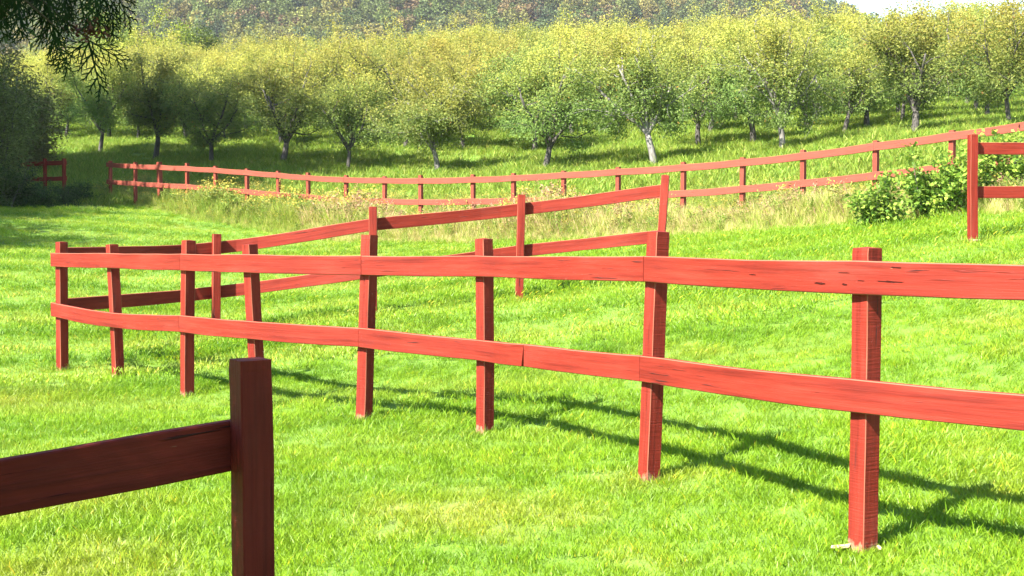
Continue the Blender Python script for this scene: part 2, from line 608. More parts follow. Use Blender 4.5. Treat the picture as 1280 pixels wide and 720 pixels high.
def post_mesh(h, w, r, mat, below=0.28):
    """square sawn post, eased edges, uneven faces and a weathered top; origin at ground"""
    hw = w / 2
    c = 0.0035
    prof = [(-hw + c, -hw), (hw - c, -hw), (hw, -hw + c), (hw, hw - c), (hw - c, hw), (-hw + c, hw), (-hw, hw - c), (-hw, -hw + c)]
    zs = np.concatenate([[-below, 0.0], np.linspace(0.08, h - 0.09, 7), [h - 0.035, h - 0.004]])
    V, UV = [], []
    bow = r.normal(0, 0.0025, 2)
    tw = r.normal(0, 0.012)
    per = np.cumsum([0] + [math.hypot(prof[(i + 1) % 8][0] - prof[i][0], prof[(i + 1) % 8][1] - prof[i][1]) for i in range(8)])
    for z in zs:
        t = z / h
        bx, by = bow * math.sin(math.pi * min(max(t, 0), 1)) + r.normal(0, 0.0007, 2)
        a = tw * t
        s = 1 - (0.012 if z > h - 0.01 else 0)
        for (x, y) in prof:
            x2, y2 = x * s + r.normal(0, 0.0006), y * s + r.normal(0, 0.0006)
            V.append((x2 * math.cos(a) - y2 * math.sin(a) + bx, x2 * math.sin(a) + y2 * math.cos(a) + by, z))
    Fc, uvf = [], []
    for i in range(len(zs) - 1):
        for k in range(8):
            k2 = (k + 1) % 8
            Fc.append((i * 8 + k, i * 8 + k2, (i + 1) * 8 + k2, (i + 1) * 8 + k))
            uvf += [(zs[i], per[k]), (zs[i], per[k + 1]), (zs[i + 1], per[k + 1]), (zs[i + 1], per[k])]
    nq = len(Fc)
    top = (len(zs) - 1) * 8
    cidx = len(V)
    tilt = r.normal(0, 0.003)
    V.append((0, 0, h + tilt))
    for k in range(8):
        k2 = (k + 1) % 8
        Fc.append((top + k, top + k2, cidx))
        uvf += [(h + prof[k][0], 3 + prof[k][1]), (h + prof[k2][0], 3 + prof[k2][1]), (h, 3)]
    me = mesh_from('post', V, Fc, mat)
    me.materials.append(M_EDGE)
    mi = np.array([1 if (len(f) == 4 and q < nq and (q % 8) in (1, 3, 5, 7)) else 0 for q, f in enumerate(Fc)], dtype=np.int32)
    if mat not in (M_POSTDK, M_RAILDK):
        me.polygons.foreach_set('material_index', mi)
    uvl = me.uv_layers.new(name='grain')
    uvl.data.foreach_set('uv', np.array(uvf, dtype=np.float32).ravel())
    return me


def rail_mesh(pts, nrm, r, mat, wid=0.139, th=0.036, round_end=False):
    """a board swept through pts (Nx3, relative), nrm: horizontal normals per point; eased edges, slight warp"""
    pts = np.asarray(pts, float)
    n = len(pts)
    c = 0.004
    hw, ht = wid / 2, th / 2
    prof = [(-ht + c, -hw), (ht - c, -hw), (ht, -hw + c), (ht, hw - c), (ht - c, hw), (-ht + c, hw), (-ht, hw - c), (-ht, -hw + c)]
    per = np.cumsum([0] + [math.hypot(prof[(i + 1) % 8][0] - prof[i][0], prof[(i + 1) % 8][1] - prof[i][1]) for i in range(8)])
    ln = np.concatenate([[0], np.cumsum(np.linalg.norm(np.diff(pts, axis=0), axis=1))])
    V = []
    ph = r.uniform(0, 6, 3)
    for i in range(n):
        ed = 0.0022 * math.sin(ln[i] * 5 + ph[0]) + 0.0012 * math.sin(ln[i] * 13 + ph[1])
        for (a, b) in prof:
            sgn = 1 if b > 0 else -1
            V.append(pts[i] + nrm[i] * (a + 0.0008 * math.sin(ln[i] * 9 + ph[2])) + np.array([0, 0, b + ed * sgn * 0.6]))
    Fc, uvf = [], []
    for i in range(n - 1):
        for k in range(8):
            k2 = (k + 1) % 8
            Fc.append((i * 8 + k, (i + 1) * 8 + k, (i + 1) * 8 + k2, i * 8 + k2))
            uvf += [(ln[i], per[k]), (ln[i + 1], per[k]), (ln[i + 1], per[k + 1]), (ln[i], per[k + 1])]
    nq = len(Fc)
    for base, flip in ((0, False), ((n - 1) * 8, True)):
        idx = [base + k for k in range(8)]
        if flip:
            idx = idx[::-1]
        Fc.append(tuple(idx))
        uvf += [(prof[k % 8][1], 5 + prof[k % 8][0]) for k in (range(8) if not flip else range(7, -1, -1))]
    if round_end:
        # last ring bulges in the middle: a board end cut to a shallow curve
        t = unit(pts[-1] - pts[-2])
        for k, (a, b) in enumerate(prof):
            V[(n - 1) * 8 + k] = V[(n - 1) * 8 + k] - t * 0.03 * (1 if b < 0 else 0)
    me = mesh_from('rail', V, Fc, mat)
    me.materials.append(M_EDGE)
    mi = np.array([1 if (len(f) == 4 and q < nq and (q % 8) in (1, 3, 5, 7)) else 0 for q, f in enumerate(Fc)], dtype=np.int32)
    if mat not in (M_POSTDK, M_RAILDK):
        me.polygons.foreach_set('material_index', mi)
    uvl = me.uv_layers.new(name='grain')
    uvl.data.foreach_set('uv', np.array(uvf, dtype=np.float32).ravel())
    return me


PW = 0.089


def add_post(par, top, base, ang, r, mat, w=PW):
    """post standing from base to top (world), turned by ang about its own axis; foot below the turf"""
    g = gz(base.x, base.y)
    ax = (top - base)
    if base.z > g:
        base = base - ax.normalized() * (base.z - g)
    h = (top - base).length
    o = bpy.data.objects.new('post', post_mesh(h, w, r, mat))
    COL.objects.link(o)
    o.parent = par
    q = (top - base).to_track_quat('Z', 'Y')
    e = Matrix.Rotation(ang, 4, 'Z')
    d = (top - base).normalized()
    tilt = Vector((0, 0, 1)).rotation_difference(d).to_matrix().to_4x4()
    o.matrix_local = Matrix.Translation(base - par.location) @ tilt @ e
    return o


def add_rail(par, points, side, r, mat, wid=0.139, th=0.036, sag=0.004, round_end=False, ext=(0, 0)):
    """points: list of world positions of the board's centre line at the posts (already offset from the posts)"""
    P0 = np.array([list(p) for p in points])
    # extend ends
    d0 = unit(P0[1] - P0[0])
    d1 = unit(P0[-1] - P0[-2])
    P0[0] = P0[0] - d0 * ext[0]
    P0[-1] = P0[-1] + d1 * ext[1]
    out = []
    for i in range(len(P0) - 1):
        k = 7
        pa = P0[max(i - 1, 0)] if i > 0 else 2 * P0[0] - P0[1]
        pd = P0[i + 2] if i + 2 < len(P0) else 2 * P0[-1] - P0[-2]
        for j in range(k):
            t = j / k
            a, b = P0[i], P0[i + 1]
            p = 0.5 * ((2 * a) + (-pa + b) * t + (2 * pa - 5 * a + 4 * b - pd) * t ** 2 + (-pa + 3 * a - 3 * b + pd) * t ** 3)
            p[2] -= sag * math.sin(math.pi * t)
            out.append(p)
    out.append(P0[-1])
    out = np.array(out)
    t = np.gradient(out, axis=0)
    nn = np.stack([-t[:, 1], t[:, 0], np.zeros(len(t))], -1)
    nn = unit(nn)
    org = out[0].copy()
    o = link('rail', rail_mesh(out - org, nn, r, mat, wid, th, round_end), par)
    o.location = Vector(org) - par.location
    CURVES[o.name] = (out, nn)
    return o


CURVES = {}


def fence_angle(pts, i):
    a = pts[max(i - 1, 0)]
    b = pts[min(i + 1, len(pts) - 1)]
    return math.atan2(b.y - a.y, b.x - a.x)


def side_offset(pts, i, toward, dist):
    """horizontal shift of fence point i by dist on the side facing `toward`"""
    a = pts[max(i - 1, 0)]
    b = pts[min(i + 1, len(pts) - 1)]
    n = Vector((-(b.y - a.y), b.x - a.x, 0)).normalized()
    if n.dot(toward - pts[i]) < 0:
        n = -n
    return n * dist


CAMP = Vector((0, 0, 0))
rf = np.random.default_rng(21)

# --- the paddock fence with its two runs meeting at the corner post
order = [8, 7, 6, 5, 4, 3, 2, 1]
bases = [at(P[k][2], P[k][3], P[k][4]) for k in order]
tops = [at(P[k][0], P[k][1], P[k][4]) for k in order]
p9b = Vector((2.72, 4.08, 0.0))
p9b.z = gz(p9b.x, p9b.y)
bases = [p9b] + bases
tops = [p9b + Vector((0, 0, 1.28))] + tops
paddock = thing('rail_fence', 'red two-rail paddock fence turning a sharp corner on the mown lawn', 'fence', (bases[4].x, bases[4].y, gz(bases[4].x, bases[4].y)))
post_objs = {}
for i, (b, t) in enumerate(zip(bases, tops)):
    post_objs[i] = add_post(paddock, t, b, fence_angle(bases, i) + (math.radians(-8) if i == 1 else 0), rf, M_POST)
# rail centre line heights in the photograph, at the posts (u, v)
topv = {8: (1085, 346.5), 7: (822, 336), 6: (605, 332.5), 5: (460, 331.5), 4: (313, 329), 3: (235, 327.5), 2: (141, 325.5), 1: (72, 324.5)}
lowv = {8: (1082, 493), 7: (818, 460), 6: (605, 436.5), 5: (458, 421), 4: (319, 411.5), 3: (235, 404), 2: (146, 399), 1: (72, 387)}


def main_rail_points(tab):
    out = []
    for i, k in enumerate([9] + order):
        off = side_offset(bases, i, CAMP, PW / 2 + 0.019)
        if k == 9:
            out.append(None)
            continue
        q = at(tab[k][0], tab[k][1], P[k][4])
        # along the post's own lean at this height
        t = (q.z - bases[i].z) / (tops[i].z - bases[i].z)
        c = bases[i].lerp(tops[i], t)
        out.append(Vector((c.x + off.x, c.y + off.y, q.z)))
    d = out[1] - out[2]
    off = side_offset(bases, 0, CAMP, PW / 2 + 0.019)
    out[0] = Vector((bases[0].x + off.x, bases[0].y + off.y, out[1].z + 0.0))
    return out


tr = main_rail_points(topv)
lr = main_rail_points(lowv)
GAP = 0.0018


def board(par, pts, i, j, r, mat, ea=0.0, eb=0.0, **kw):
    return add_rail(par, pts[i:j + 1], None, r, mat, ext=(ea - GAP, eb - GAP), **kw)


# index: 0=P9 1=P8 2=P7 3=P6 4=P5 5=P4 6=P3 7=P2 8=P1
rail_top_right = board(paddock, tr, 0, 2, rf, M_RAIL, 0.05, 0.012)
board(paddock, tr, 2, 4, rf, M_RAIL, -0.012, 0.0)
board(paddock, tr, 4, 6, rf, M_RAIL, 0.0, 0.0)
board(paddock, tr, 6, 8, rf, M_RAIL, 0.0, 0.075)
board(paddock, lr, 0, 2, rf, M_RAIL, 0.05, 0.012)
# spliced lower board: joint between two posts, where the photograph shows a curved board end
sp = lr[2].lerp(lr[3], 0.66)
add_rail(paddock, [lr[2], sp], None, rf, M_RAIL, ext=(-0.012 - GAP, -GAP), round_end=False)
bsp = add_rail(paddock, [lr[4], lr[3], sp], None, rf, M_RAIL, ext=(-GAP, 0.004), round_end=True, th=0.041)
board(paddock, lr, 4, 6, rf, M_RAIL, 0.0, 0.0)
board(paddock, lr, 6, 8, rf, M_RAIL, 0.0, 0.075)

# gouges in the weathered upper board by the eighth post
def gouge(along, up, ln, hh, seed):
    r = np.random.default_rng(seed)
    line, nrm = CURVES[rail_top_right.name]
    ln_ = np.concatenate([[0], np.cumsum(np.linalg.norm(np.diff(line, axis=0), axis=1))])
    s0 = ln_[np.argmin(np.linalg.norm(line[:, :2] - np.array([tr[1].x, tr[1].y]), axis=1))] + along
    pos = np.array([np.interp(s0, ln_, line[:, q]) for q in range(3)])
    pos2 = np.array([np.interp(s0 + 0.02, ln_, line[:, q]) for q in range(3)])
    nv = np.array([np.interp(s0, ln_, nrm[:, q]) for q in range(3)])
    nn = Vector(nv).normalized()
    if nn.dot(Vector((-pos[0], -pos[1], 0))) < 0:
        nn = -nn
    c = Vector(pos) + Vector((0, 0, up)) + nn * 0.0188
    dh = Vector(pos2 - pos).normalized()
    k = 14
    ring = []
    for q in range(k):
        a = 2 * math.pi * q / k
        s = 1 + r.uniform(-0.35, 0.35)
        ring.append(dh * (math.cos(a) * ln / 2 * s) + Vector((0, 0, math.sin(a) * hh / 2 * s + 0.15 * hh * math.cos(a))))
    V = [v + nn * 0.0008 for v in ring] + [v * 1.05 - nn * 0.006 for v in ring] + [nn * 0.0002]
    Fc = [(q, (q + 1) % k, 2 * k) for q in range(k)] + [(q + k, (q + 1) % k + k, (q + 1) % k, q) for q in range(k)]
    me = mesh_from('gouge', [tuple(v) for v in V], Fc, M_GOUGE)
    o = link('gouge', me, rail_top_right)
    o.location = c - (paddock.location + rail_top_right.location)


for args in [(-0.165, -0.012, 0.11, 0.007, 1), (-0.19, 0.047, 0.055, 0.006, 2), (0.055, -0.030, 0.028, 0.008, 3), (0.185, -0.028, 0.050, 0.008, 4),
             (-0.03, -0.012, 0.03, 0.003, 5), (0.62, 0.0, 0.045, 0.005, 6), (0.06, 0.02, 0.05, 0.0025, 7)]:
    gouge(*args)

# --- back run
qb = [at(d[2], d[3], d[4]) for d in Q.values()]
qt = [at(d[0], d[1], d[4]) for d in Q.values()]
qchain_b = [bases[8]] + qb
for i in range(4):
    add_post(paddock, qt[i], qb[i], fence_angle(qchain_b, i + 1), rf, M_POST)
qtop = [(84, 318, 12.05), (271, 310, 13.6), (466, 280.5, 13.4), (652, 261.5, 13.9), (826, 238, 13.6)]
qlow = [(84, 382, 12.05), (271, 365.5, 13.6), (466, 339.5, 13.4), (651, 314, 13.9), (826, 295, 13.6)]


def back_points(tab):
    out = []
    for i, (u, v, d) in enumerate(tab):
        off = side_offset(qchain_b, i, Vector((-20, 200, 0)), PW / 2 + 0.019)
        p = at(u, v, d)
        out.append(Vector((p.x + off.x, p.y + off.y, p.z)))
    return out


for tab in (qtop, qlow):
    q = back_points(tab)
    board(paddock, q, 0, 2, rf, M_RAIL, 0.0, 0.0)
    board(paddock, q, 2, 4, rf, M_RAIL, 0.0, 0.0)

# --- fence beyond the gate opening
gb = at(R1[2], R1[3], R1[4])
gt = at(R1[0], R1[1], R1[4])
gchain = [gb, Vector((gb.x + 1.9, gb.y + 0.25, 0)), Vector((gb.x + 3.8, gb.y + 0.5, 0))]
for q in gchain[1:]:
    q.z = gz(q.x, q.y)
gate_fence = thing('rail_fence', 'red fence ending in a lone square post beside the leafy bush', 'fence', (gb.x, gb.y, gz(gb.x, gb.y)))
add_post(gate_fence, gt, gb, fence_angle(gchain, 0), rf, M_POST)
for i in (1, 2):
    add_post(gate_fence, gchain[i] + Vector((0, 0, 1.25)), gchain[i], fence_angle(gchain, i), rf, M_POST)
for (v0, dz) in ((185, 0), (240, 0)):
    a = at(1219, v0, 14.0)
    pts = []
    for i, q in enumerate(gchain):
        off = side_offset(gchain, i, Vector((q.x, 200, 0)), PW / 2 + 0.019)
        pts.append(Vector((q.x + off.x, q.y + off.y, a.z + 0.02 * i)))
    board(gate_fence, pts, 0, 2, rf, M_RAIL, 0.0, 0.3)

# --- long far fence along the orchard
tu = [137, 169, 200, 234, 269, 309, 348, 386, 432, 481, 526, 591, 642, 705, 773, 854, 928, 1004, 1095, 1190, 1290, 1395]
trails = [t_rail_point(u) for u in tu]
tb = [Vector((p.x, p.y, gz(p.x, p.y))) for p in trails]
far_fence = thing('rail_fence', 'long red two-rail fence half buried in tall weeds below the orchard', 'fence', tuple(tb[10]))
for i, (p, b) in enumerate(zip(trails, tb)):
    big = 1.35 if i == 2 else 1.0
    lean = Vector((rf.normal(0, 0.012), rf.normal(0, 0.012), 0))
    add_post(far_fence, Vector((p.x, p.y, p.z + 0.125 + rf.normal(0, 0.012) + (0.03 if big > 1 else 0))) + lean, b, fence_angle(tb, i), rf, M_POSTHAZY, PW * big)
for dz in (0.0, -0.51):
    pts = []
    for i, p in enumerate(trails):
        off = side_offset(tb, i, CAMP, PW / 2 + 0.019 + (0.016 if i == 2 else 0))
        pts.append(Vector((p.x + off.x, p.y + off.y, p.z + dz + rf.normal(0, 0.006))))
    for i in range(0, len(pts) - 1, 2):
        j = min(i + 2, len(pts) - 1)
        if j > i:
            board(far_fence, pts, i, j, rf, M_RAILHAZY, 0.06 if i == 0 else 0, 0.05 if j == len(pts) - 1 else 0, sag=0.01)

# --- short piece of fence by the thicket
sa, sb = at(56, 204, 38.5), at(80, 203, 38.0)
sc0 = sb + (sa - sb).normalized() * 2.2
small_fence = thing('rail_fence', 'short dark red fence end half hidden by the shaded thicket', 'fence', (sb.x, sb.y, gz(sb.x, sb.y)))
sch = [sb, sa, sc0]
for i, p in enumerate(sch):
    b = Vector((p.x, p.y, gz(p.x, p.y)))
    add_post(small_fence, Vector((p.x, p.y, b.z + max(1.2, p.z - b.z + 0.13))), b, fence_angle(sch, i), rf, M_POST)
for dz in (0, -0.5):
    pts = []
    for i, p in enumerate(sch):
        off = side_offset(sch, i, Vector((p.x, 300, 0)), PW / 2 + 0.019)
        pts.append(Vector((p.x + off.x, p.y + off.y, p.z + dz)))
    board(small_fence, pts, 0, 2, rf, M_RAIL, 0.03, 0.05)

# --- dark fence end close by, under the cedar
nb = Vector((-0.709, 3.25, 0))
nb.z = gz(nb.x, nb.y)
nt_ = at(313, 447, 3.25)
near_fence = thing('rail_fence', 'close dark red fence end standing in shade with one rail showing', 'fence', tuple(nb))
ndir = Vector((-0.55, -0.36, 0)).normalized()
nch = [nb, nb + ndir * 1.75, nb + ndir * 3.5]
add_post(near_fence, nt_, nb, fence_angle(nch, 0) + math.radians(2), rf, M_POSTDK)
for q in nch[1:]:
    q.z = gz(q.x, q.y)
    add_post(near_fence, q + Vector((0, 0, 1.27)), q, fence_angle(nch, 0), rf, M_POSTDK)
scar = [(-0.003, -0.075), (0.001, -0.03), (0.0, 0.03), (0.004, 0.085), (0.005, 0.03), (0.0045, -0.03)]
near_post = [o for o in near_fence.children if o.name.startswith('post')][0]
sv = [(x - 0.012, PW / 2 + 0.0016, z + 0.93) for x, z in scar] + [(x - 0.012, PW / 2 - 0.004, z + 0.93) for x, z in scar]
so = link('scar', mesh_from('scar', sv, [(0, 1, 2, 3, 4, 5)] + [(q, (q + 1) % 6, 6 + (q + 1) % 6, 6 + q) for q in range(6)], M_SCAR), near_post)
noff = side_offset(nch, 0, Vector((-5, 20, 0)), PW / 2 + 0.019)
ra = at(284, 549, 3.36)
rb_ = at(0, 604, 2.98)
for dz in (0, -0.5):
    sl = (rb_.z - ra.z) / (Vector((rb_.x - ra.x, rb_.y - ra.y)).length)
    pts = [Vector((q.x + noff.x, q.y + noff.y, ra.z + dz + sl * 1.75 * i)) for i, q in enumerate(nch)]
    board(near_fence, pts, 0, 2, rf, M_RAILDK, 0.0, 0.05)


# ------------------------------------------------------------------ trees
def bezier_branch(p, d, length, r0, r1, n, wob, up, r):
    pts = [p.copy()]
    rad = [r0]
    d = d / np.linalg.norm(d)
    for i in range(n):
        d = d + r.normal(0, wob, 3) + np.array([0, 0, up])
        d = d / np.linalg.norm(d)
        p = p + d * length / n
        pts.append(p.copy())
        rad.append(r0 + (r1 - r0) * (i + 1) / n)
    return np.array(pts), rad, d


def tree_meshes(seed, H, trunk_h, half_w, n_leaf, leaf, cfun, trunk_r=0.09, scaff=5, fork=(4, 5), mat=None, bark=None, lean=0.05, sd=0.17, aspect=0.5, el=(38, 68)):
    r = np.random.default_rng(seed)
    lines, twigs = [], []
    d = np.array([r.normal(0, lean), r.normal(0, lean), 1.0])
    pts, rad, d = bezier_branch(np.array([0, 0, -0.25]), d, trunk_h + 0.25, trunk_r * 1.25, trunk_r * 0.85, 5, 0.06, 0.0, r)
    lines.append((pts, rad))
    top = pts[-1]
    L1 = (H - trunk_h) * 0.52
    az0 = r.uniform(0, 6.28)
    for s in range(scaff):
        az = az0 + 2 * math.pi * s / scaff + r.normal(0, 0.25)
        e = math.radians(r.uniform(*el)) if s < scaff - 1 else math.radians(80)
        dd = np.array([math.cos(az) * math.cos(e), math.sin(az) * math.cos(e), math.sin(e)])
        st = top - d * r.uniform(0, trunk_h * 0.18)
        p1, r1, e1 = bezier_branch(st, dd, L1 * r.uniform(0.8, 1.15), trunk_r * 0.62, trunk_r * 0.30, 5, 0.13, 0.05, r)
        lines.append((p1, r1))
        for f in range(fork[0]):
            t = 0.14 + 0.86 * (f + r.uniform(0, 0.8)) / fork[0]
            k = min(int(t * 5), 4)
            q = p1[k] + (p1[k + 1] - p1[k]) * (t * 5 - k)
            dd2 = e1 * 0.7 + r.normal(0, 0.65, 3) + np.array([0, 0, 0.1])
            p2, r2, e2 = bezier_branch(q, dd2, L1 * r.uniform(0.45, 0.75), trunk_r * 0.26, trunk_r * 0.10, 4, 0.18, 0.06, r)
            lines.append((p2, r2))
            for g in range(fork[1]):
                t2 = 0.25 + 0.75 * (g + r.uniform(0, 0.8)) / fork[1]
                k2 = min(int(t2 * 4), 3)
                q2 = p2[k2] + (p2[k2 + 1] - p2[k2]) * (t2 * 4 - k2)
                dd3 = e2 * 0.5 + r.normal(0, 0.75, 3)
                p3, r3, _ = bezier_branch(q2, dd3, L1 * r.uniform(0.28, 0.5), trunk_r * 0.09, trunk_r * 0.03, 3, 0.2, 0.02, r)
                lines.append((p3, r3))
                twigs.append(p3)
    tw = np.array(twigs)
    # fit to the wanted size (crown part only)
    allp = tw.reshape(-1, 3)
    zmax = np.percentile(allp[:, 2], 99)
    sx = half_w / np.percentile(np.hypot(allp[:, 0], allp[:, 1]), 96)
    sz = (H - trunk_h * 0.9 - sd) / (zmax - trunk_h * 0.9)

    def fit(a):
        a = np.array(a, float)
        k = np.clip((a[..., 2] - trunk_h * 0.5) / (trunk_h * 0.5 + 0.3), 0, 1)
        a[..., 0] *= 1 + (sx - 1) * k
        a[..., 1] *= 1 + (sx - 1) * k
        zz = a[..., 2]
        a[..., 2] = np.where(zz > trunk_h * 0.9, trunk_h * 0.9 + (zz - trunk_h * 0.9) * sz, zz)
        return a
    lines = [(fit(p), q) for p, q in lines]
    tw = fit(tw)
    nt = len(tw)
    wgt = r.uniform(0.3, 1.7, nt)
    idx = r.choice(nt, n_leaf, p=wgt / wgt.sum())
    t = r.uniform(0, 3, n_leaf)
    k = np.minimum(t.astype(int), 2)
    a = tw[idx, k]
    b = tw[idx, k + 1]
    pos = a + (b - a) * (t - k)[:, None] + r.normal(0, sd, (n_leaf, 3))
    pos[:, 2] = np.maximum(pos[:, 2], trunk_h * 0.68 + r.uniform(0, 0.45, n_leaf))
    ctr = np.array([0, 0, trunk_h + (H - trunk_h) * 0.35])
    outw = unit(pos - ctr)
    zrel = (pos[:, 2] - trunk_h) / (H - trunk_h)
    twv = r.normal(0, 1, nt)[idx]
    cols = cfun(zrel, twv, r.normal(0, 1, n_leaf))
    leaves = leaves_mesh('crown', pos, leaf, cols, mat or M_LEAF, r, aspect, outward=outw)
    trunk = tubes_mesh('trunk', lines, bark or M_BARK, 6)
    return trunk, leaves


def mixc(a, b, t):
    t = np.clip(t, 0, 1)[:, None]
    return np.array(a)[None] * (1 - t) + np.array(b)[None] * t


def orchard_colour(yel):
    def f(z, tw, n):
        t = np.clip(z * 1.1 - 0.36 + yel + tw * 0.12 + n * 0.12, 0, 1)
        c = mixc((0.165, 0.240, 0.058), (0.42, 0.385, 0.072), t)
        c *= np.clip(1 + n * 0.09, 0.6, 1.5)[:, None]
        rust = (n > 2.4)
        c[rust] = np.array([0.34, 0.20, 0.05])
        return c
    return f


orch = []
for s in range(7):
    H = [4.2, 4.5, 4.0, 4.4, 4.3, 4.5, 4.1][s]
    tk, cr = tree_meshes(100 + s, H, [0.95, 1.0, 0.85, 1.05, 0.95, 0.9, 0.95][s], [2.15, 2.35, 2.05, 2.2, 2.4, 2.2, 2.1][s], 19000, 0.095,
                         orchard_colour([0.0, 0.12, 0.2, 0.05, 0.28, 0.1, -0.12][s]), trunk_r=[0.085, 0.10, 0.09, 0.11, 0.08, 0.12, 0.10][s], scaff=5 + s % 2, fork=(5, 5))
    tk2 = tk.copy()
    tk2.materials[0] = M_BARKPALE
    orch.append((tk, cr, tk2))


def plant_tree(name, label, cat, group, x, y, trunk, crown, sc, rz, sink=0.0, part='crown'):
    t = thing(name, label, cat, (x, y, gz(x, y) - sink), group)
    t.rotation_euler = (0, 0, rz)
    t.scale = (sc, sc, sc)
    link('trunk', trunk, t)
    link(part, crown, t)
    return t


rt = np.random.default_rng(5)
extra = []
front_pts = []
for i, (u, v, d) in enumerate(front_row):
    p = at(u, v, d)
    front_pts.append((p.x, p.y))
    k = [0, 3, 6, 5, 0, 2, 5, 3, 1, 5, 4][i]
    tk, cr, tk2 = orch[k]
    shaded = i <= 3
    pale = i in (5, 7, 8)
    lab = {0: 'shaded orchard tree standing nearest the olive shrubs of the thicket',
           4: 'orchard tree with a slim dark trunk at the edge of the shade',
           5: 'orchard tree with a slim pale leaning trunk behind the far fence',
           6: 'orchard tree with a dark trunk forking low into several limbs',
           7: 'orchard tree with a bright pale trunk forking into a wide V',
           8: 'orchard tree with a short stout pale trunk half hidden by leaves',
           9: 'orchard tree with a stout dark trunk standing above the leafy bush',
           10: 'orchard tree standing beyond the rails of the lone square post'}.get(i, 'dark orchard tree of the front row standing in deep shade')
    grp = 'orchard trees of the front row'
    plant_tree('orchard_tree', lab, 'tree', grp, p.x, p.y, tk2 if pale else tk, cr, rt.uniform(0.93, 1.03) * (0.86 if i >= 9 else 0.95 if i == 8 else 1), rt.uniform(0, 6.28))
for (u, v, d) in [(1056, 163, 40.5), (1084, 160, 42.5), (940, 176, 42.0)]:
    p = at(u, v, d)
    tk, cr, tk2 = orch[int(rt.integers(0, 7))]
    plant_tree('orchard_tree', 'orchard tree of the second row seen between front row trunks', 'tree', 'second row orchard trees', p.x, p.y, tk, cr, rt.uniform(0.85, 0.95), rt.uniform(0, 6.28))
    extra.append((p.x, p.y))
# rows going uphill behind the front row
rowdir = np.array([0.80, -0.60])
up = np.array([0.60, 0.80])
org = np.array(front_pts[5])
count = 0
for row in range(1, 14):
    c0 = org + up * 5.3 * row
    for s in np.arange(-90, 90, 3.55):
        q = c0 + rowdir * (s + (1.7 if row % 2 else 0)) + rt.normal(0, 0.3, 2)
        lim = 0.427 * q[1]
        if q[1] > 97 or q[1] < 24 or q[0] < -lim - 3.5 or q[0] > lim + 4:
            continue
        if rt.uniform() < 0.04 or any(math.hypot(q[0] - a, q[1] - b) < 2.2 for a, b in extra):
            continue
        sc_t = rt.uniform(0.88, 1.1)
        g_t = gz(q[0], q[1])
        u_t = 640 + q[0] / q[1] * F
        v_top = 297 - (g_t + 4.15 * sc_t - CAMZ) / q[1] * F
        if v_top < np.interp(u_t, [0, 150, 300, 450, 700, 850, 950, 1030, 1280], [56, 50, 34, 22, 13, 14, 16, 15, 10]):
            continue
        k = rt.integers(0, 7)
        tk, cr, tk2 = orch[k]
        lab, grp = (('orchard tree of the second row seen between front row trunks', 'second row orchard trees') if row == 1 else
                    ('yellowing orchard tree in the packed rows climbing the slope', 'orchard trees in the rows up the slope'))
        plant_tree('orchard_tree', lab, 'tree', grp, q[0], q[1], tk, cr, sc_t, rt.uniform(0, 6.28))
        count += 1
print('orchard trees behind the front row:', count)


# --- tall broad trees: at the end of the orchard and the ones at the left that shade the lawn
def green_colour(a, b, bias=0.0):
    def f(z, tw, n):
        c = mixc(a, b, 0.45 + bias + tw * 0.25 + n * 0.15)
        return c * np.clip(1 + n * 0.15, 0.6, 1.5)[:, None]
    return f


big_t, big_c = tree_meshes(301, 12.0, 3.0, 5.0, 24000, 0.26, green_colour((0.05, 0.095, 0.02), (0.14, 0.19, 0.035)), trunk_r=0.24, scaff=6, fork=(5, 5), sd=0.42, mat=M_SHRUB)
yel_t, yel_c = tree_meshes(302, 11.0, 2.2, 4.6, 20000, 0.26, green_colour((0.14, 0.19, 0.03), (0.34, 0.33, 0.05)), trunk_r=0.22, scaff=6, fork=(5, 5), sd=0.42, mat=M_SHRUB)
tall_t, tall_c = tree_meshes(303, 12.0, 2.0, 3.3, 16000, 0.26, green_colour((0.05, 0.095, 0.02), (0.14, 0.19, 0.035)), trunk_r=0.22, scaff=6, fork=(5, 5), sd=0.42, mat=M_SHRUB, el=(60, 80))
for (x, y, m, sc, lab) in [(-34.5, 113, 'y', 0.95, 'bright yellow green tree above the orchard by the cedar sprays'), (-30, 117, 'b', 0.8, 'dark green tree above the orchard beside a bright yellow one'),
                           (-40, 118, 'b', 1.0, 'tall dark green tree at the top of the shaded orchard end')]:
    tk, cr = (big_t, big_c) if m == 'b' else (yel_t, yel_c)
    plant_tree('broadleaf_tree', lab, 'tree', None, x, y, tk, cr, sc, rt.uniform(0, 6))
for i, (x, y, sc) in enumerate([(-20.6, 38.0, 1.65), (-24.5, 42.5, 1.65), (-20.9, 33.5, 1.35), (-27.5, 37.5, 1.7), (-20.4, 29.0, 1.15), (-18.6, 20.5, 0.98), (-20.5, 24.5, 1.0)]):
    plant_tree('broadleaf_tree', 'large broadleaf tree left of the lawn that shades the thicket', 'tree', 'large shade trees beside the lawn', x, y, tall_t, tall_c, sc, 1.3 * i)

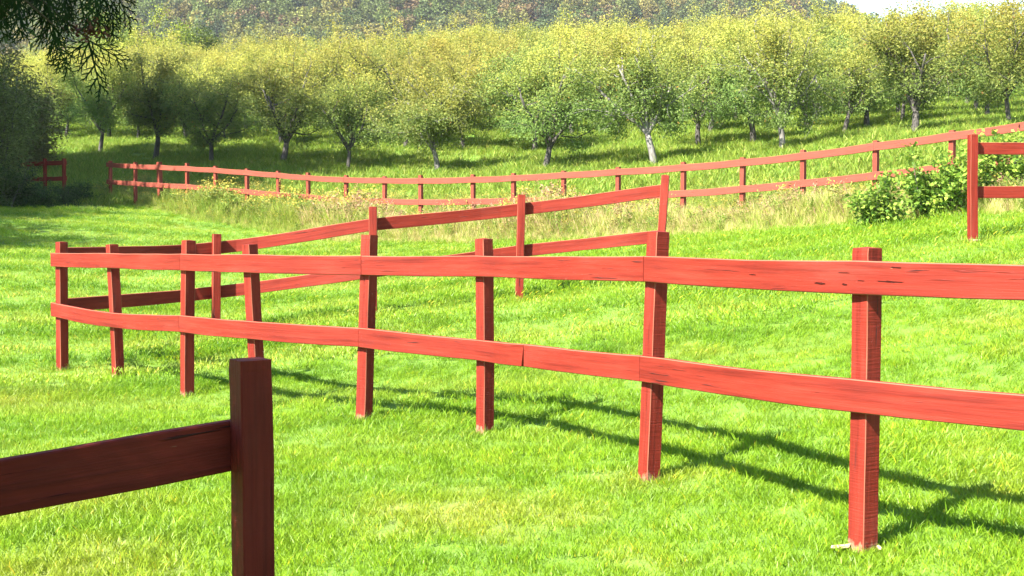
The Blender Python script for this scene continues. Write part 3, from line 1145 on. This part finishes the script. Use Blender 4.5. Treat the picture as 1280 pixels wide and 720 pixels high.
# --- shaded thicket at the lawn's end: separate many-stemmed shrubs
def shrub_meshes(seed, H, W, n_leaf, leaf, cfun, stems=7, mat=None, sd=0.16, aspect=0.42, stem_r=0.03, low=0.03):
    r = np.random.default_rng(seed)
    lines, twigs = [], []
    for s in range(stems):
        az = 2 * math.pi * s / stems + r.normal(0, 0.3)
        e = math.radians(r.uniform(50, 84))
        d = np.array([math.cos(az) * math.cos(e), math.sin(az) * math.cos(e), math.sin(e)])
        p0 = np.array([r.normal(0, 0.06 * W), r.normal(0, 0.06 * W), -0.1])
        p1, r1, e1 = bezier_branch(p0, d, H * r.uniform(0.65, 0.98), stem_r, stem_r * 0.35, 5, 0.1, 0.02, r)
        lines.append((p1, r1))
        for f in range(6):
            k = r.integers(0, 5)
            q = p1[k] + (p1[k + 1] - p1[k]) * r.uniform()
            d2 = e1 * 0.35 + r.normal(0, 0.7, 3) + np.array([math.cos(az), math.sin(az), 0]) * 0.3
            p2, r2, e2 = bezier_branch(q, d2, H * r.uniform(0.22, 0.42), stem_r * 0.4, stem_r * 0.12, 3, 0.16, 0.0, r)
            lines.append((p2, r2))
            twigs.append(p2)
            for g in range(3):
                q2 = p2[1 + g % 3]
                p3, r3, _ = bezier_branch(q2, e2 * 0.5 + r.normal(0, 0.7, 3), H * r.uniform(0.1, 0.22), stem_r * 0.14, stem_r * 0.05, 3, 0.2, 0.0, r)
                lines.append((p3, r3))
                twigs.append(p3)
    tw = np.array(twigs)
    s = (W / 2) / np.percentile(np.hypot(tw[..., 0], tw[..., 1]), 97)
    zs = H / np.percentile(tw[..., 2], 99.5)
    for a in [tw] + [l[0] for l in lines]:
        a[..., 0] *= s
        a[..., 1] *= s
        a[..., 2] = np.where(a[..., 2] > 0, a[..., 2] * zs, a[..., 2])
    nt = len(tw)
    idx = r.integers(0, nt, n_leaf)
    t = r.uniform(0, 3, n_leaf)
    k = np.minimum(t.astype(int), 2)
    pos = tw[idx, k] + (tw[idx, k + 1] - tw[idx, k]) * (t - k)[:, None] + r.normal(0, sd, (n_leaf, 3))
    pos[:, 2] = np.abs(pos[:, 2]) + low
    outw = unit(pos - np.array([0, 0, H * 0.35]))
    cols = cfun(pos[:, 2] / H, r.normal(0, 1, nt)[idx], r.normal(0, 1, n_leaf))
    return tubes_mesh('stems', lines, M_BARK, 5), leaves_mesh('foliage', pos, leaf, cols, mat or M_SHRUB, r, aspect, outward=outw)


def shrub(name, label, cat, group, x, y, ms, sc, rz):
    t = thing(name, label, cat, (x, y, gz(x, y)), group)
    t.rotation_euler = (0, 0, rz)
    t.scale = (sc, sc, sc)
    link('stems', ms[0], t)
    link('foliage', ms[1], t)
    return t


gray = shrub_meshes(401, 4.0, 3.6, 15000, 0.125, green_colour((0.085, 0.125, 0.030), (0.20, 0.25, 0.075)), stems=9, sd=0.2, aspect=0.3)
darkb = shrub_meshes(402, 1.3, 2.2, 6000, 0.09, green_colour((0.035, 0.065, 0.018), (0.08, 0.12, 0.03)), stems=8, sd=0.1, aspect=0.5)
olive = shrub_meshes(403, 5.6, 4.2, 17000, 0.135, green_colour((0.09, 0.11, 0.035), (0.21, 0.20, 0.07)), stems=9, sd=0.24, aspect=0.4)
shrub('shrub', 'grey green narrow leaved shrub of the dark thicket by the short fence', 'shrub', None, -15.5, 35.8, gray, 1.0, 0.4)
shrub('shrub', 'grey green shrub at the outer end of the dark thicket', 'shrub', None, -17.2, 34.8, gray, 1.05, 2.1)
shrub('shrub', 'tall olive shrub rising behind the grey green thicket', 'shrub', None, -18.1, 40.5, olive, 1.1, 0.0)
shrub('shrub', 'tall olive shrub between the thicket and the first orchard trees', 'shrub', None, -19.3, 46.5, olive, 0.95, 2.0)
for i, (u, d) in enumerate([(18, 33.6), (52, 33.8), (82, 34.8), (103, 36.2)]):
    x = (u - 640) / F * d
    shrub('shrub', 'low dark bush along the foot of the thicket', 'shrub', 'low dark bushes at the foot of the thicket', x, d, darkb, [0.85, 0.55, 0.45, 0.5][i], i * 1.7)

# --- leafy bush by the gate post, and its neighbour behind the rails
bushm = shrub_meshes(404, 1.15, 1.5, 4200, 0.092, green_colour((0.075, 0.165, 0.020), (0.26, 0.33, 0.045)), stems=8, sd=0.08, aspect=0.62, stem_r=0.012)
bushm2 = shrub_meshes(405, 0.95, 1.15, 2700, 0.092, green_colour((0.075, 0.165, 0.022), (0.24, 0.31, 0.045)), stems=7, sd=0.08, aspect=0.62, stem_r=0.012)
bp = [(1168, 17.6, bushm, 0.84, 'tall leafy green bush next to the lone square fence post'), (1099, 17.2, bushm2, 0.80, 'smaller leafy bush at the end of the lower rail'),
      (1262, 18.6, bushm, 0.9, 'leafy bush seen between the rails beyond the lone post')]
for i, (u, d, mm, sc, lab) in enumerate(bp):
    shrub('bush', lab, 'bush', None, (u - 640) / F * d, d, mm, sc, i * 1.9)


# ------------------------------------------------------------------ grass and weeds (scattered clumps)
def scatter(name, pts, rot, scl, idx, protos, label, cat, clip=None):
    me = bpy.data.meshes.new(name)
    n = len(pts)
    me.vertices.add(n)
    me.vertices.foreach_set('co', np.asarray(pts, np.float32).ravel())
    a = me.attributes.new('rot', 'FLOAT_VECTOR', 'POINT')
    a.data.foreach_set('vector', np.asarray(rot, np.float32).ravel())
    a = me.attributes.new('scl', 'FLOAT', 'POINT')
    a.data.foreach_set('value', np.asarray(scl, np.float32).ravel())
    a = me.attributes.new('pick', 'INT', 'POINT')
    a.data.foreach_set('value', np.asarray(idx, np.int32).ravel())
    if clip is not None:
        a = me.attributes.new('clip', 'FLOAT', 'POINT')
        a.data.foreach_set('value', np.asarray(clip, np.float32).ravel())
    o = link(name, me)
    c = bpy.data.collections.new(name + '_kinds')
    for i, pm in enumerate(protos):
        po = bpy.data.objects.new('%s_kind_%02d' % (name, i), pm)
        c.objects.link(po)
    ng = bpy.data.node_groups.new(name + '_nodes', 'GeometryNodeTree')
    ng.interface.new_socket('Geometry', in_out='INPUT', socket_type='NodeSocketGeometry')
    ng.interface.new_socket('Geometry', in_out='OUTPUT', socket_type='NodeSocketGeometry')
    N, L = ng.nodes, ng.links
    gi, go = N.new('NodeGroupInput'), N.new('NodeGroupOutput')
    iop = N.new('GeometryNodeInstanceOnPoints')
    ci = N.new('GeometryNodeCollectionInfo')
    ci.inputs['Collection'].default_value = c
    ci.inputs['Separate Children'].default_value = True
    ci.inputs['Reset Children'].default_value = True

    def attr(nm, ty):
        q = N.new('GeometryNodeInputNamedAttribute')
        q.data_type = ty
        q.inputs['Name'].default_value = nm
        return q.outputs['Attribute']
    e2r = N.new('FunctionNodeEulerToRotation')
    L.new(attr('rot', 'FLOAT_VECTOR'), e2r.inputs[0])
    L.new(gi.outputs[0], iop.inputs['Points'])
    L.new(ci.outputs[0], iop.inputs['Instance'])
    iop.inputs['Pick Instance'].default_value = True
    L.new(attr('pick', 'INT'), iop.inputs['Instance Index'])
    L.new(e2r.outputs[0], iop.inputs['Rotation'])
    L.new(attr('scl', 'FLOAT'), iop.inputs['Scale'])
    L.new(iop.outputs[0], go.inputs[0])
    md = o.modifiers.new('scatter', 'NODES')
    md.node_group = ng
    o['kind'] = 'stuff'
    o['label'] = label
    o['category'] = cat
    return o


def clump_mesh(seed, n, rad, h, w, cfun, mat, bend=0.5, segs=2, upright=0.35):
    """a tuft of n tapering bent blades"""
    r = np.random.default_rng(seed)
    rr = rad * np.sqrt(r.uniform(0, 1, n))
    a = r.uniform(0, 2 * math.pi, n)
    base = np.stack([rr * np.cos(a), rr * np.sin(a), np.full(n, -0.01)], -1)
    az = r.uniform(0, 2 * math.pi, n)
    hd = np.stack([np.cos(az), np.sin(az), np.zeros(n)], -1)
    H = h * r.uniform(0.55, 1.2, n)
    ln = r.uniform(0.05, upright, n)
    sd = np.stack([-np.sin(az), np.cos(az), np.zeros(n)], -1)
    # blades turned freely about their own axis
    tw = r.uniform(0, math.pi, n)
    side = sd * np.cos(tw)[:, None] + hd * np.sin(tw)[:, None]
    W = w * r.uniform(0.7, 1.3, n)
    V = []
    K = segs + 1
    for k in range(K):
        t = k / segs
        c = base + hd * (H * (ln * t + bend * r.uniform(0.3, 1, n) * t * t))[:, None] + np.array([0, 0, 1]) * (H * (t - 0.25 * bend * t * t))[:, None]
        if k < segs:
            ww = (W * (1 - 0.35 * t))[:, None]
            V.append(c - side * ww / 2)
            V.append(c + side * ww / 2)
        else:
            V.append(c)
    V = np.stack(V, 1)
    m = V.shape[1]
    cols = cfun(r, n)
    allv = V.reshape(-1, 3)
    Fc = []
    b = np.arange(n) * m
    tri = []
    for k in range(segs - 1):
        tri.append(np.stack([b + 2 * k, b + 2 * k + 1, b + 2 * k + 3], -1))
        tri.append(np.stack([b + 2 * k, b + 2 * k + 3, b + 2 * k + 2], -1))
    tri.append(np.stack([b + 2 * segs - 2, b + 2 * segs - 1, b + 2 * segs], -1))
    tri = np.concatenate(tri)
    return mesh_from('tuft', allv, tri, mat, np.repeat(cols, m, axis=0))


def lawn_tint(r, n):
    v = r.uniform(0.7, 1.3, n)[:, None]
    c = np.ones((n, 3)) * v
    dry = r.uniform(0, 1, n) < 0.06
    c[dry] = np.array([2.2, 1.25, 1.6])
    return c


lawn_protos = [clump_mesh(500 + i, 70, 0.11, 0.054, 0.0040, lawn_tint, M_BLADE, 0.55, 2, 0.5) for i in range(5)]
lawn_far = [clump_mesh(520 + i, 60, 0.19, 0.060, 0.0075, lawn_tint, M_BLADE, 0.55, 2, 0.5) for i in range(4)]


def lawn_edge(x):
    """distance (y) where mown lawn gives way to tall growth, from fence line and what the photograph shows"""
    fx = np.array([p.x for p in tb])
    fy = np.array([p.y for p in tb])
    o = np.argsort(fx)
    off = np.interp(x, [-12.5, -10.5, -8, -4, 0, 3, 5, 6, 10], [0.4, 0.9, 2.2, 3.0, 3.2, 3.6, 4.2, 4.6, 4.0])
    e = np.interp(x, fx[o], fy[o]) - off
    return np.where(x < -11.6, 33.6 + 0.0 * x, e)


def fence_y(x):
    fx = np.array([p.x for p in tb])
    fy = np.array([p.y for p in tb])
    o = np.argsort(fx)
    return np.interp(x, fx[o], fy[o])


def in_view(x, y, m=1.2):
    return np.abs(x) < 0.427 * y + m


rg = np.random.default_rng(77)
LP, LR, LS, LI, LC = [], [], [], [], []
for (y0, y1, dens, big) in [(3.4, 7.5, 240, 0), (7.5, 11.0, 165, 0), (11.0, 17.0, 80, 1), (17.0, 36.0, 44, 1)]:
    w = 0.427 * y1 + 2.0
    n = int(2 * w * (y1 - y0) * dens)
    x = rg.uniform(-w, w, n)
    y = rg.uniform(y0, y1, n)
    keep = in_view(x, y, 1.6) & (y < lawn_edge(x) + rg.normal(0, 0.2, n))
    x, y = x[keep], y[keep]
    z = ground_h(x, y)
    # mower passes: the blades lie towards or away along alternating swaths
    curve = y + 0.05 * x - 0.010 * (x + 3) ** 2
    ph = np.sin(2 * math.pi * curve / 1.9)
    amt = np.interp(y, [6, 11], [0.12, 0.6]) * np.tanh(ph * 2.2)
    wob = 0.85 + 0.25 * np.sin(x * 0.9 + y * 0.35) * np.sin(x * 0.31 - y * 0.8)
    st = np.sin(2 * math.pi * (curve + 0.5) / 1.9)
    LC.append((np.clip(st * 1.8 - 0.4, 0, 1) * 0.9 - np.clip(-st * 1.8 - 0.5, 0, 1) * 0.95) * np.interp(y, [6.5, 11], [0.1, 1.0]) * np.interp(x, [-3, 3], [1.0, 0.5]) * wob * rg.uniform(0.3, 1, len(x)))  # light and dark of the mower stripes, stored as blade tint
    rx = amt + rg.normal(0, 0.13, len(x))
    ry = rg.normal(0, 0.13, len(x))
    LP.append(np.stack([x, y, z], -1))
    # instance rotation: spin first would mix directions, so spin by building rz as last Euler angle kept in steps
    LR.append(np.stack([rx, ry, rg.uniform(-0.5, 0.5, len(x))], -1))
    s = rg.uniform(0.75, 1.2, len(x)) * (0.82 + 0.3 * np.sin(x * 1.3 + 2 * np.sin(y * 0.9)) * 0.4 + 0.1)
    LS.append(s)
    LI.append(rg.integers(0, 5, len(x)) + (0 if not big else 0) if not big else 5 + rg.integers(0, 4, len(x)))
# longer tufts the mower leaves round the post feet
for b in bases + qb + [gb]:
    k = 16
    a = rg.uniform(0, 2 * math.pi, k)
    d = rg.uniform(0.075, 0.15, k)
    x, y = b.x + np.cos(a) * d, b.y + np.sin(a) * d
    LP.append(np.stack([x, y, ground_h(x, y)], -1))
    LR.append(rg.normal(0, 0.15, (k, 3)))
    LS.append(rg.uniform(0.45, 0.75, k) * np.where(rg.uniform(0, 1, k) < 0.3, 1.7, 1.0))
    LI.append(rg.integers(0, 5, k))
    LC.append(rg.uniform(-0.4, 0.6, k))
LP, LR, LS, LI, LC = map(np.concatenate, (LP, LR, LS, LI, LC))
print('lawn tufts', len(LP))
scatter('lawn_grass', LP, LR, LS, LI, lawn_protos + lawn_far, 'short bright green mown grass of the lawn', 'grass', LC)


def pal(cols, wts):
    cols = np.array(cols)
    wts = np.array(wts) / np.sum(wts)

    def f(r, n):
        c = cols[r.choice(len(cols), n, p=wts)].copy()
        return c * r.uniform(0.75, 1.25, n)[:, None]
    return f


# tall growth on both sides of the far fence: green blades, straw and pinkish seed heads, leafy weeds
def weed_mesh(seed, h, n_leaf, leaf, col, head=None):
    r = np.random.default_rng(seed)
    V, Fc, C = [], [], []
    pos = []
    for s in range(5):
        az = r.uniform(0, 6.28)
        tip = np.array([math.cos(az) * 0.13, math.sin(az) * 0.13, h * r.uniform(0.7, 1.1)])
        k = n_leaf // 5
        t = r.uniform(0.08, 1.0, k)[:, None]
        pos.append(tip[None] * t + r.normal(0, 0.035, (k, 3)))
    pos = np.concatenate(pos)
    n = len(pos)
    cols = np.array(col)[None] * r.uniform(0.7, 1.3, n)[:, None]
    if head is not None:
        hi = pos[:, 2] > h * 0.72
        cols[hi] = np.array(head)[None] * r.uniform(0.8, 1.25, hi.sum())[:, None]
    return leaves_mesh('weed', pos, leaf, cols, M_TALL, r, 0.38, droop=0.0)


G1 = [(0.19, 0.29, 0.03), (0.28, 0.36, 0.045), (0.42, 0.41, 0.09)]
ST = [(0.52, 0.45, 0.16), (0.56, 0.38, 0.22), (0.40, 0.42, 0.08), (0.56, 0.50, 0.20)]
tall = [clump_mesh(600, 60, 0.20, 0.52, 0.010, pal(G1, [3, 3, 1]), M_TALL, 0.45, 3, 0.3),
        clump_mesh(601, 60, 0.20, 0.62, 0.009, pal(G1 + ST, [2, 2, 2, 1, 1, 1, 1]), M_TALL, 0.4, 3, 0.3),
        clump_mesh(602, 55, 0.18, 0.66, 0.009, pal(ST, [2, 2, 2, 1]), M_TALL, 0.3, 3, 0.25),
        clump_mesh(603, 55, 0.18, 0.60, 0.010, pal(ST + G1, [1, 3, 1, 2, 1, 1, 1]), M_TALL, 0.3, 3, 0.25),
        weed_mesh(604, 0.75, 130, 0.075, (0.17, 0.24, 0.035)),
        weed_mesh(605, 0.85, 130, 0.065, (0.20, 0.24, 0.05), (0.45, 0.36, 0.06)),
        weed_mesh(606, 0.80, 120, 0.06, (0.24, 0.20, 0.06), (0.38, 0.23, 0.13))]
n = 24000
x = rg.uniform(-13, 13, n)
e0 = lawn_edge(x)
f0 = fence_y(x)
y = e0 + rg.uniform(0, 1, n) * (f0 + 5.0 - e0)
dist_f = y - f0
ok = (in_view(x, y, 2.0)) & ~((x < -11.2) & (y < 36.5))
x, y, e0, f0, dist_f = x[ok], y[ok], e0[ok], f0[ok], dist_f[ok]
z = ground_h(x, y)
left = x < -6.2
right_pink = (x > -5) & (dist_f < 0)
u = rg.uniform(0, 1, len(x))
pick = np.where(left, np.where(u < 0.55, 0, np.where(u < 0.75, 4, np.where(u < 0.9, 1, 5))),
                np.where(right_pink, np.where(u < 0.26, 0, np.where(u < 0.52, 1, np.where(u < 0.62, 2, np.where(u < 0.78, 3, np.where(u < 0.86, 4, np.where(u < 0.92, 5, 6)))))),
                         np.where(u < 0.62, 0, np.where(u < 0.85, 1, np.where(u < 0.93, 4, 5)))))
edge_t = np.clip((y - e0) / 1.1, 0.25, 1)
sc = rg.uniform(0.6, 1.15, len(x)) * edge_t * np.where(dist_f > 0.6, 0.7, np.interp(x, [-10, -7, -4.5, -3, 0, 2, 4, 8], [0.9, 1.3, 1.35, 1.0, 1.2, 1.15, 0.8, 0.8])) * (0.85 + 0.25 * np.sin(x * 2.1) * np.sin(x * 0.77 + 1))
scatter('meadow_strip', np.stack([x, y, z], -1), np.stack([rg.normal(0, 0.1, len(x)), rg.normal(0, 0.1, len(x)), rg.uniform(0, 6.28, len(x))], -1), sc, pick, tall,
        'tall straw coloured and green weeds growing along the far fence', 'weeds')

# orchard floor
orch_g = [clump_mesh(650 + i, 60, 0.34, 0.22, 0.020, pal([(0.13, 0.21, 0.018), (0.20, 0.27, 0.028), (0.30, 0.31, 0.06)], [3, 3, 1]), M_TALL, 0.5, 2, 0.5) for i in range(3)]
n = 60000
x = rg.uniform(-45, 45, n)
y = rg.uniform(0, 1, n) ** 1.3 * 76 + 20
ok = in_view(x, y, 3) & (y > fence_y(x) + 2.2) | ((x < -11) & (y > 35.5) & in_view(x, y, 3) & (y < 60))
x, y = x[ok], y[ok]
z = ground_h(x, y)
scatter('orchard_grass', np.stack([x, y, z], -1), np.stack([rg.normal(0, 0.15, len(x)), rg.normal(0, 0.15, len(x)), rg.uniform(0, 6.28, len(x))], -1),
        rg.uniform(0.6, 1.35, len(x)), rg.integers(0, 3, len(x)), orch_g, 'rough green grass covering the orchard slope', 'grass')

# pale chips of wood at two post feet
for (px, py, a, sc_) in [(bases[1].x - 0.10, bases[1].y - 0.02, 0.3, 1.0), (bases[1].x + 0.05, bases[1].y - 0.07, 1.4, 0.6), (gb.x + 0.02, gb.y - 0.08, 0.2, 0.9)]:
    r = np.random.default_rng(int(abs(px) * 1000))
    V = []
    k = 7
    for zz in (0.0, 0.009):
        for q in range(k):
            an = 2 * math.pi * q / k
            V.append((math.cos(an) * 0.05 * r.uniform(0.7, 1.3), math.sin(an) * 0.014 * r.uniform(0.8, 1.2), zz + r.normal(0, 0.002)))
    Fc = [tuple(range(k, 2 * k)), tuple(range(k - 1, -1, -1))] + [(q, (q + 1) % k, k + (q + 1) % k, k + q) for q in range(k)]
    o = link('wood_chip', mesh_from('wood_chip', V, Fc, M_CHIP), None, (px, py, gz(px, py) + 0.03), a)
    o.scale = (sc_, sc_, sc_)
    o['label'] = ('pale splinter of wood lying at the foot of the lone square post' if py > 10 else
                  ('long pale splinter of wood in the grass at a red post foot' if sc_ == 1.0 else 'small pale splinter of wood in the grass at a red post foot'))
    o['category'] = 'wood chip'

# ------------------------------------------------------------------ far wooded hill
def crown_proto(seed, rx, rz, nl, leaf, c):
    r = np.random.default_rng(seed)
    lobes = r.normal(0, 0.42, (26, 3)) * np.array([rx, rx, rz * 0.75]) + np.array([0, 0, rz * 0.95])
    i = r.integers(0, 26, nl)
    d = unit(r.normal(size=(nl, 3)))
    pos = lobes[i] + d * (rx * 0.34 * r.uniform(0.6, 1.05, nl)[:, None])
    lv = r.uniform(0.7, 1.3, 26)[i]
    cols = np.array(c)[None] * (lv * r.uniform(0.92, 1.08, nl))[:, None]
    return leaves_mesh('crown', pos, leaf, cols, M_FOREST, r, 0.8, outward=d)


fcols = [(0.075, 0.105, 0.024), (0.100, 0.125, 0.026), (0.150, 0.155, 0.032), (0.180, 0.155, 0.034), (0.150, 0.100, 0.036), (0.055, 0.085, 0.028)]
fprot = [crown_proto(700 + i, 4.6 + 0.5 * (i % 3), 5.0 + (i % 2), 2600, 0.66, c) for i, c in enumerate(fcols)]
n = 8500
x = rg.uniform(-330, 340, n)
y = rg.uniform(330, 690, n)
ok = np.abs(x) < 0.427 * y + 25
x, y = x[ok], y[ok]
z = ground_h(x, y)
pick = rg.choice(6, len(x), p=[0.24, 0.24, 0.17, 0.13, 0.10, 0.12])
scatter('forest', np.stack([x, y, z + 0.5], -1), np.stack([rg.normal(0, 0.1, len(x)), rg.normal(0, 0.1, len(x)), rg.uniform(0, 6.28, len(x))], -1),
        rg.uniform(0.8, 1.45, len(x)), pick, fprot, 'distant hillside woods turning to autumn colours', 'forest')


# ------------------------------------------------------------------ cedar hanging in at the upper left
def spray_geom(r, L, width, fan=1.0, nside=9):
    """flat fern-like cedar spray in the xz plane, hanging from the origin towards -z"""
    V, Fc = [], []

    def strip(a, b, w0, w1):
        d = b - a
        d = d / (np.linalg.norm(d) + 1e-9)
        for s in (np.array([d[2], 0, -d[0]]), np.array([0, 1.0, 0]) * 0.55):
            i = len(V)
            V.extend([a - s * w0 / 2, a + s * w0 / 2, b + s * w1 / 2, b - s * w1 / 2])
            Fc.append((i, i + 1, i + 2, i + 3))

    def stem(p, ang, ln, w, depth):
        seg = 4
        pts = [np.array(p, float)]
        a = ang
        for k in range(seg):
            a += r.normal(0, 0.07)
            a *= 0.96
            pts.append(pts[-1] + np.array([math.sin(a), r.normal(0, 0.05), -math.cos(a)]) * ln / seg)
        for k in range(seg):
            strip(pts[k], pts[k + 1], w * (1 - 0.15 * k), w * (1 - 0.15 * (k + 1)) if k < seg - 1 else w * 0.25)
        if depth == 0:
            return
        m = nside if depth == 2 else 5
        for j in range(m):
            t = (j + 0.6) / (m + 0.4)
            k = min(int(t * seg), seg - 1)
            q = pts[k] + (pts[k + 1] - pts[k]) * (t * seg - k)
            sgn = 1 if j % 2 else -1
            ll = ln * (0.58 if depth == 2 else 0.48) * (1 - 0.62 * t) * r.uniform(0.8, 1.15)
            stem(q, ang + sgn * fan * r.uniform(0.55, 0.85), ll, w * (0.85 if depth == 2 else 0.8), depth - 1)
    stem((0, 0, 0), 0.0, L, width, 2)
    return np.array(V), np.array(Fc)


rc = np.random.default_rng(31)
CX, CY = -1.78, 1.45
cz0 = gz(CX, CY)
cedar = thing('cedar_tree', 'dark cedar hanging its drooping flat sprays in from above', 'tree', (CX, CY, cz0))
prot = [spray_geom(rc, 0.17, 0.0052, 1.0 + 0.15 * (i % 3 - 1), 9 + i % 3) for i in range(6)]
lines = [(np.array([[0, 0, -0.2], [0.02, 0.01, 0.8], [-0.02, 0.02, 1.8], [0.0, 0.0, 3.7]]), [0.07, 0.055, 0.035, 0.008])]
AV, AF, AC = [], [], []
cnt = 0


def put_spray(V, rot, pos, s):
    return (V * s) @ np.array(rot).T + np.array(pos)


for i in range(2300):
    h = 0.5 + 3.3 * rc.uniform(0, 1) ** 0.8
    rmax = np.interp(h, [0.5, 1.3, 2.0, 2.6, 3.1, 3.5, 3.85], [0.70, 0.80, 0.85, 0.95, 0.85, 0.55, 0.1])
    az = rc.uniform(0, 6.283)
    rad = rmax * math.sqrt(rc.uniform(0.12, 1))
    pos = np.array([math.cos(az) * rad, math.sin(az) * rad, h])
    rot = (Matrix.Rotation(az + rc.normal(0, 0.7), 3, 'Z') @ Matrix.Rotation(rc.normal(0.0, 0.5), 3, 'Y') @ Matrix.Rotation(rc.normal(0, 0.5), 3, 'X') @ Matrix.Rotation(rc.uniform(0, 3.14), 3, 'Z'))
    V, Fq = prot[i % 6]
    v = put_spray(V, rot, pos, rc.uniform(1.3, 2.1))
    AV.append(v)
    AF.append(Fq + cnt)
    AC.append(np.tile(np.array((0.020, 0.038, 0.011)) * rc.uniform(0.7, 1.35), (len(v), 1)))
    cnt += len(v)
for i in range(34):
    h = rc.uniform(0.7, 3.0)
    az = rc.uniform(0, 6.283)
    rm = np.interp(h, [0.5, 1.3, 2.4, 3.0], [0.8, 0.95, 0.8, 0.4])
    a = np.array([0, 0, h - 0.15])
    b = np.array([math.cos(az) * rm, math.sin(az) * rm, h])
    lines.append((np.array([a, (a + b) / 2 + np.array([0, 0, 0.06]), b]), [0.014, 0.009, 0.003]))
cro = link('crown', mesh_from('crown', np.concatenate(AV), np.concatenate(AF), M_CEDAR, np.concatenate(AC)), cedar)
link('trunk', tubes_mesh('trunk', lines, M_CEDARBARK, 6), cedar)
# the sprays that hang into view; u, v of their upper end, length in px, swing, distance
hang = [(14, -14, 62, 0.10, 2.15), (22, 4, 60, 0.0, 2.1), (5, -6, 40, -0.3, 2.05), (40, -20, 55, 0.3, 2.2), (52, -12, 70, 0.15, 2.2), (60, 14, 64, 0.15, 2.15), (72, -10, 76, 0.1, 2.2),
        (68, 48, 50, 0.2, 2.1), (85, -16, 60, -0.1, 2.2), (98, -12, 55, 0.1, 2.2), (112, -16, 58, 0.05, 2.25), (124, -10, 54, 0.25, 2.2), (133, -22, 60, 0.3, 2.25), (140, 10, 56, 0.35, 2.2),
        (150, -12, 28, 0.6, 2.25), (110, 58, 66, 0.05, 2.2), (108, 60, 48, -0.9, 2.2), (112, 60, 50, 0.95, 2.2), (30, -25, 50, -0.1, 2.2), (0, -20, 56, 0.1, 2.15), (118, 0, 52, 0.1, 2.2),
        (95, 6, 48, -0.15, 2.2), (-8, 4, 50, 0.2, 2.1), (80, 8, 50, 0.2, 2.15)]
hang += [(rc.uniform(-12, 132), rc.uniform(-34, -8), rc.uniform(42, 58), rc.normal(0.1, 0.2), rc.uniform(2.1, 2.3)) for _ in range(8)]
hang = [(a, b - 9, c_, d_, e_) for a, b, c_, d_, e_ in hang]
for (u0, v0, lp, sw, d) in hang:
    p = at(u0, v0, d)
    L = lp * d / F
    V, Fq = spray_geom(rc, 0.17, 0.0068, 0.9, 9)
    rot = Matrix.Rotation(rc.normal(0, 0.35), 3, 'Z') @ Matrix.Rotation(-sw, 3, 'Y') @ Matrix.Rotation(rc.normal(0, 0.25), 3, 'X')
    v = put_spray(V, rot, (0, 0, 0), L / 0.17 * 1.1)
    col = np.tile(np.array((0.016, 0.032, 0.009)) * rc.uniform(0.8, 1.25), (len(v), 1))
    o = link('spray', mesh_from('spray', v, Fq, M_CEDAR, col), cedar)
    o.location = p - cedar.location
# drooping branchlets carrying them
brs = []
start = np.array([CX + 0.5, CY + 0.4, 2.05])
for (u1, v1, d) in [(20, -14, 2.12), (60, -12, 2.18), (70, 34, 2.12), (100, -14, 2.2), (110, 49, 2.2), (136, -16, 2.22)]:
    e = np.array(list(at(u1, v1, d)))
    md = (start + e) / 2 + np.array([0, 0, 0.06])
    brs.append((np.array([start, md, e]) - np.array([CX, CY, cz0]), [0.006, 0.0035, 0.0018]))
link('branch', tubes_mesh('branch', brs, M_CEDARBARK, 5), cedar)
# one dead brown spray tuft
bpnt = at(112, 38, 2.18)
nl = 120
pos = rc.normal(0, 0.011, (nl, 3)) * np.array([1.5, 1, 0.8])
bc = np.array((0.10, 0.035, 0.022))[None] * rc.uniform(0.5, 1.5, nl)[:, None]
bo = link('dead_spray', leaves_mesh('dead_spray', pos, 0.012, bc, M_BROWN, rc, 0.5), cedar)
bo.location = bpnt - cedar.location
bo['label'] = 'dried brown tuft among the green sprays'

# ------------------------------------------------------------------ air: thin even haze, closed box round everything below the sky
hb = [(-800, -150, -60), (800, -150, -60), (800, 1100, -60), (-800, 1100, -60), (-800, -150, 190), (800, -150, 190), (800, 1100, 190), (-800, 1100, 190)]
hm, hnt, hout = new_mat('thin_haze')
pv = hnt.nodes.new('ShaderNodeVolumePrincipled')
pv.inputs['Color'].default_value = (0.90, 0.93, 1.0, 1)
pv.inputs['Density'].default_value = 0.00012
hnt.links.new(pv.outputs[0], hout.inputs['Volume'])
haze = link('haze', mesh_from('haze', hb, [(0, 3, 2, 1), (4, 5, 6, 7), (0, 1, 5, 4), (1, 2, 6, 5), (2, 3, 7, 6), (3, 0, 4, 7)], hm))
haze['kind'] = 'stuff'
haze['label'] = 'thin pale haze in the air over the fields'
haze['category'] = 'haze'
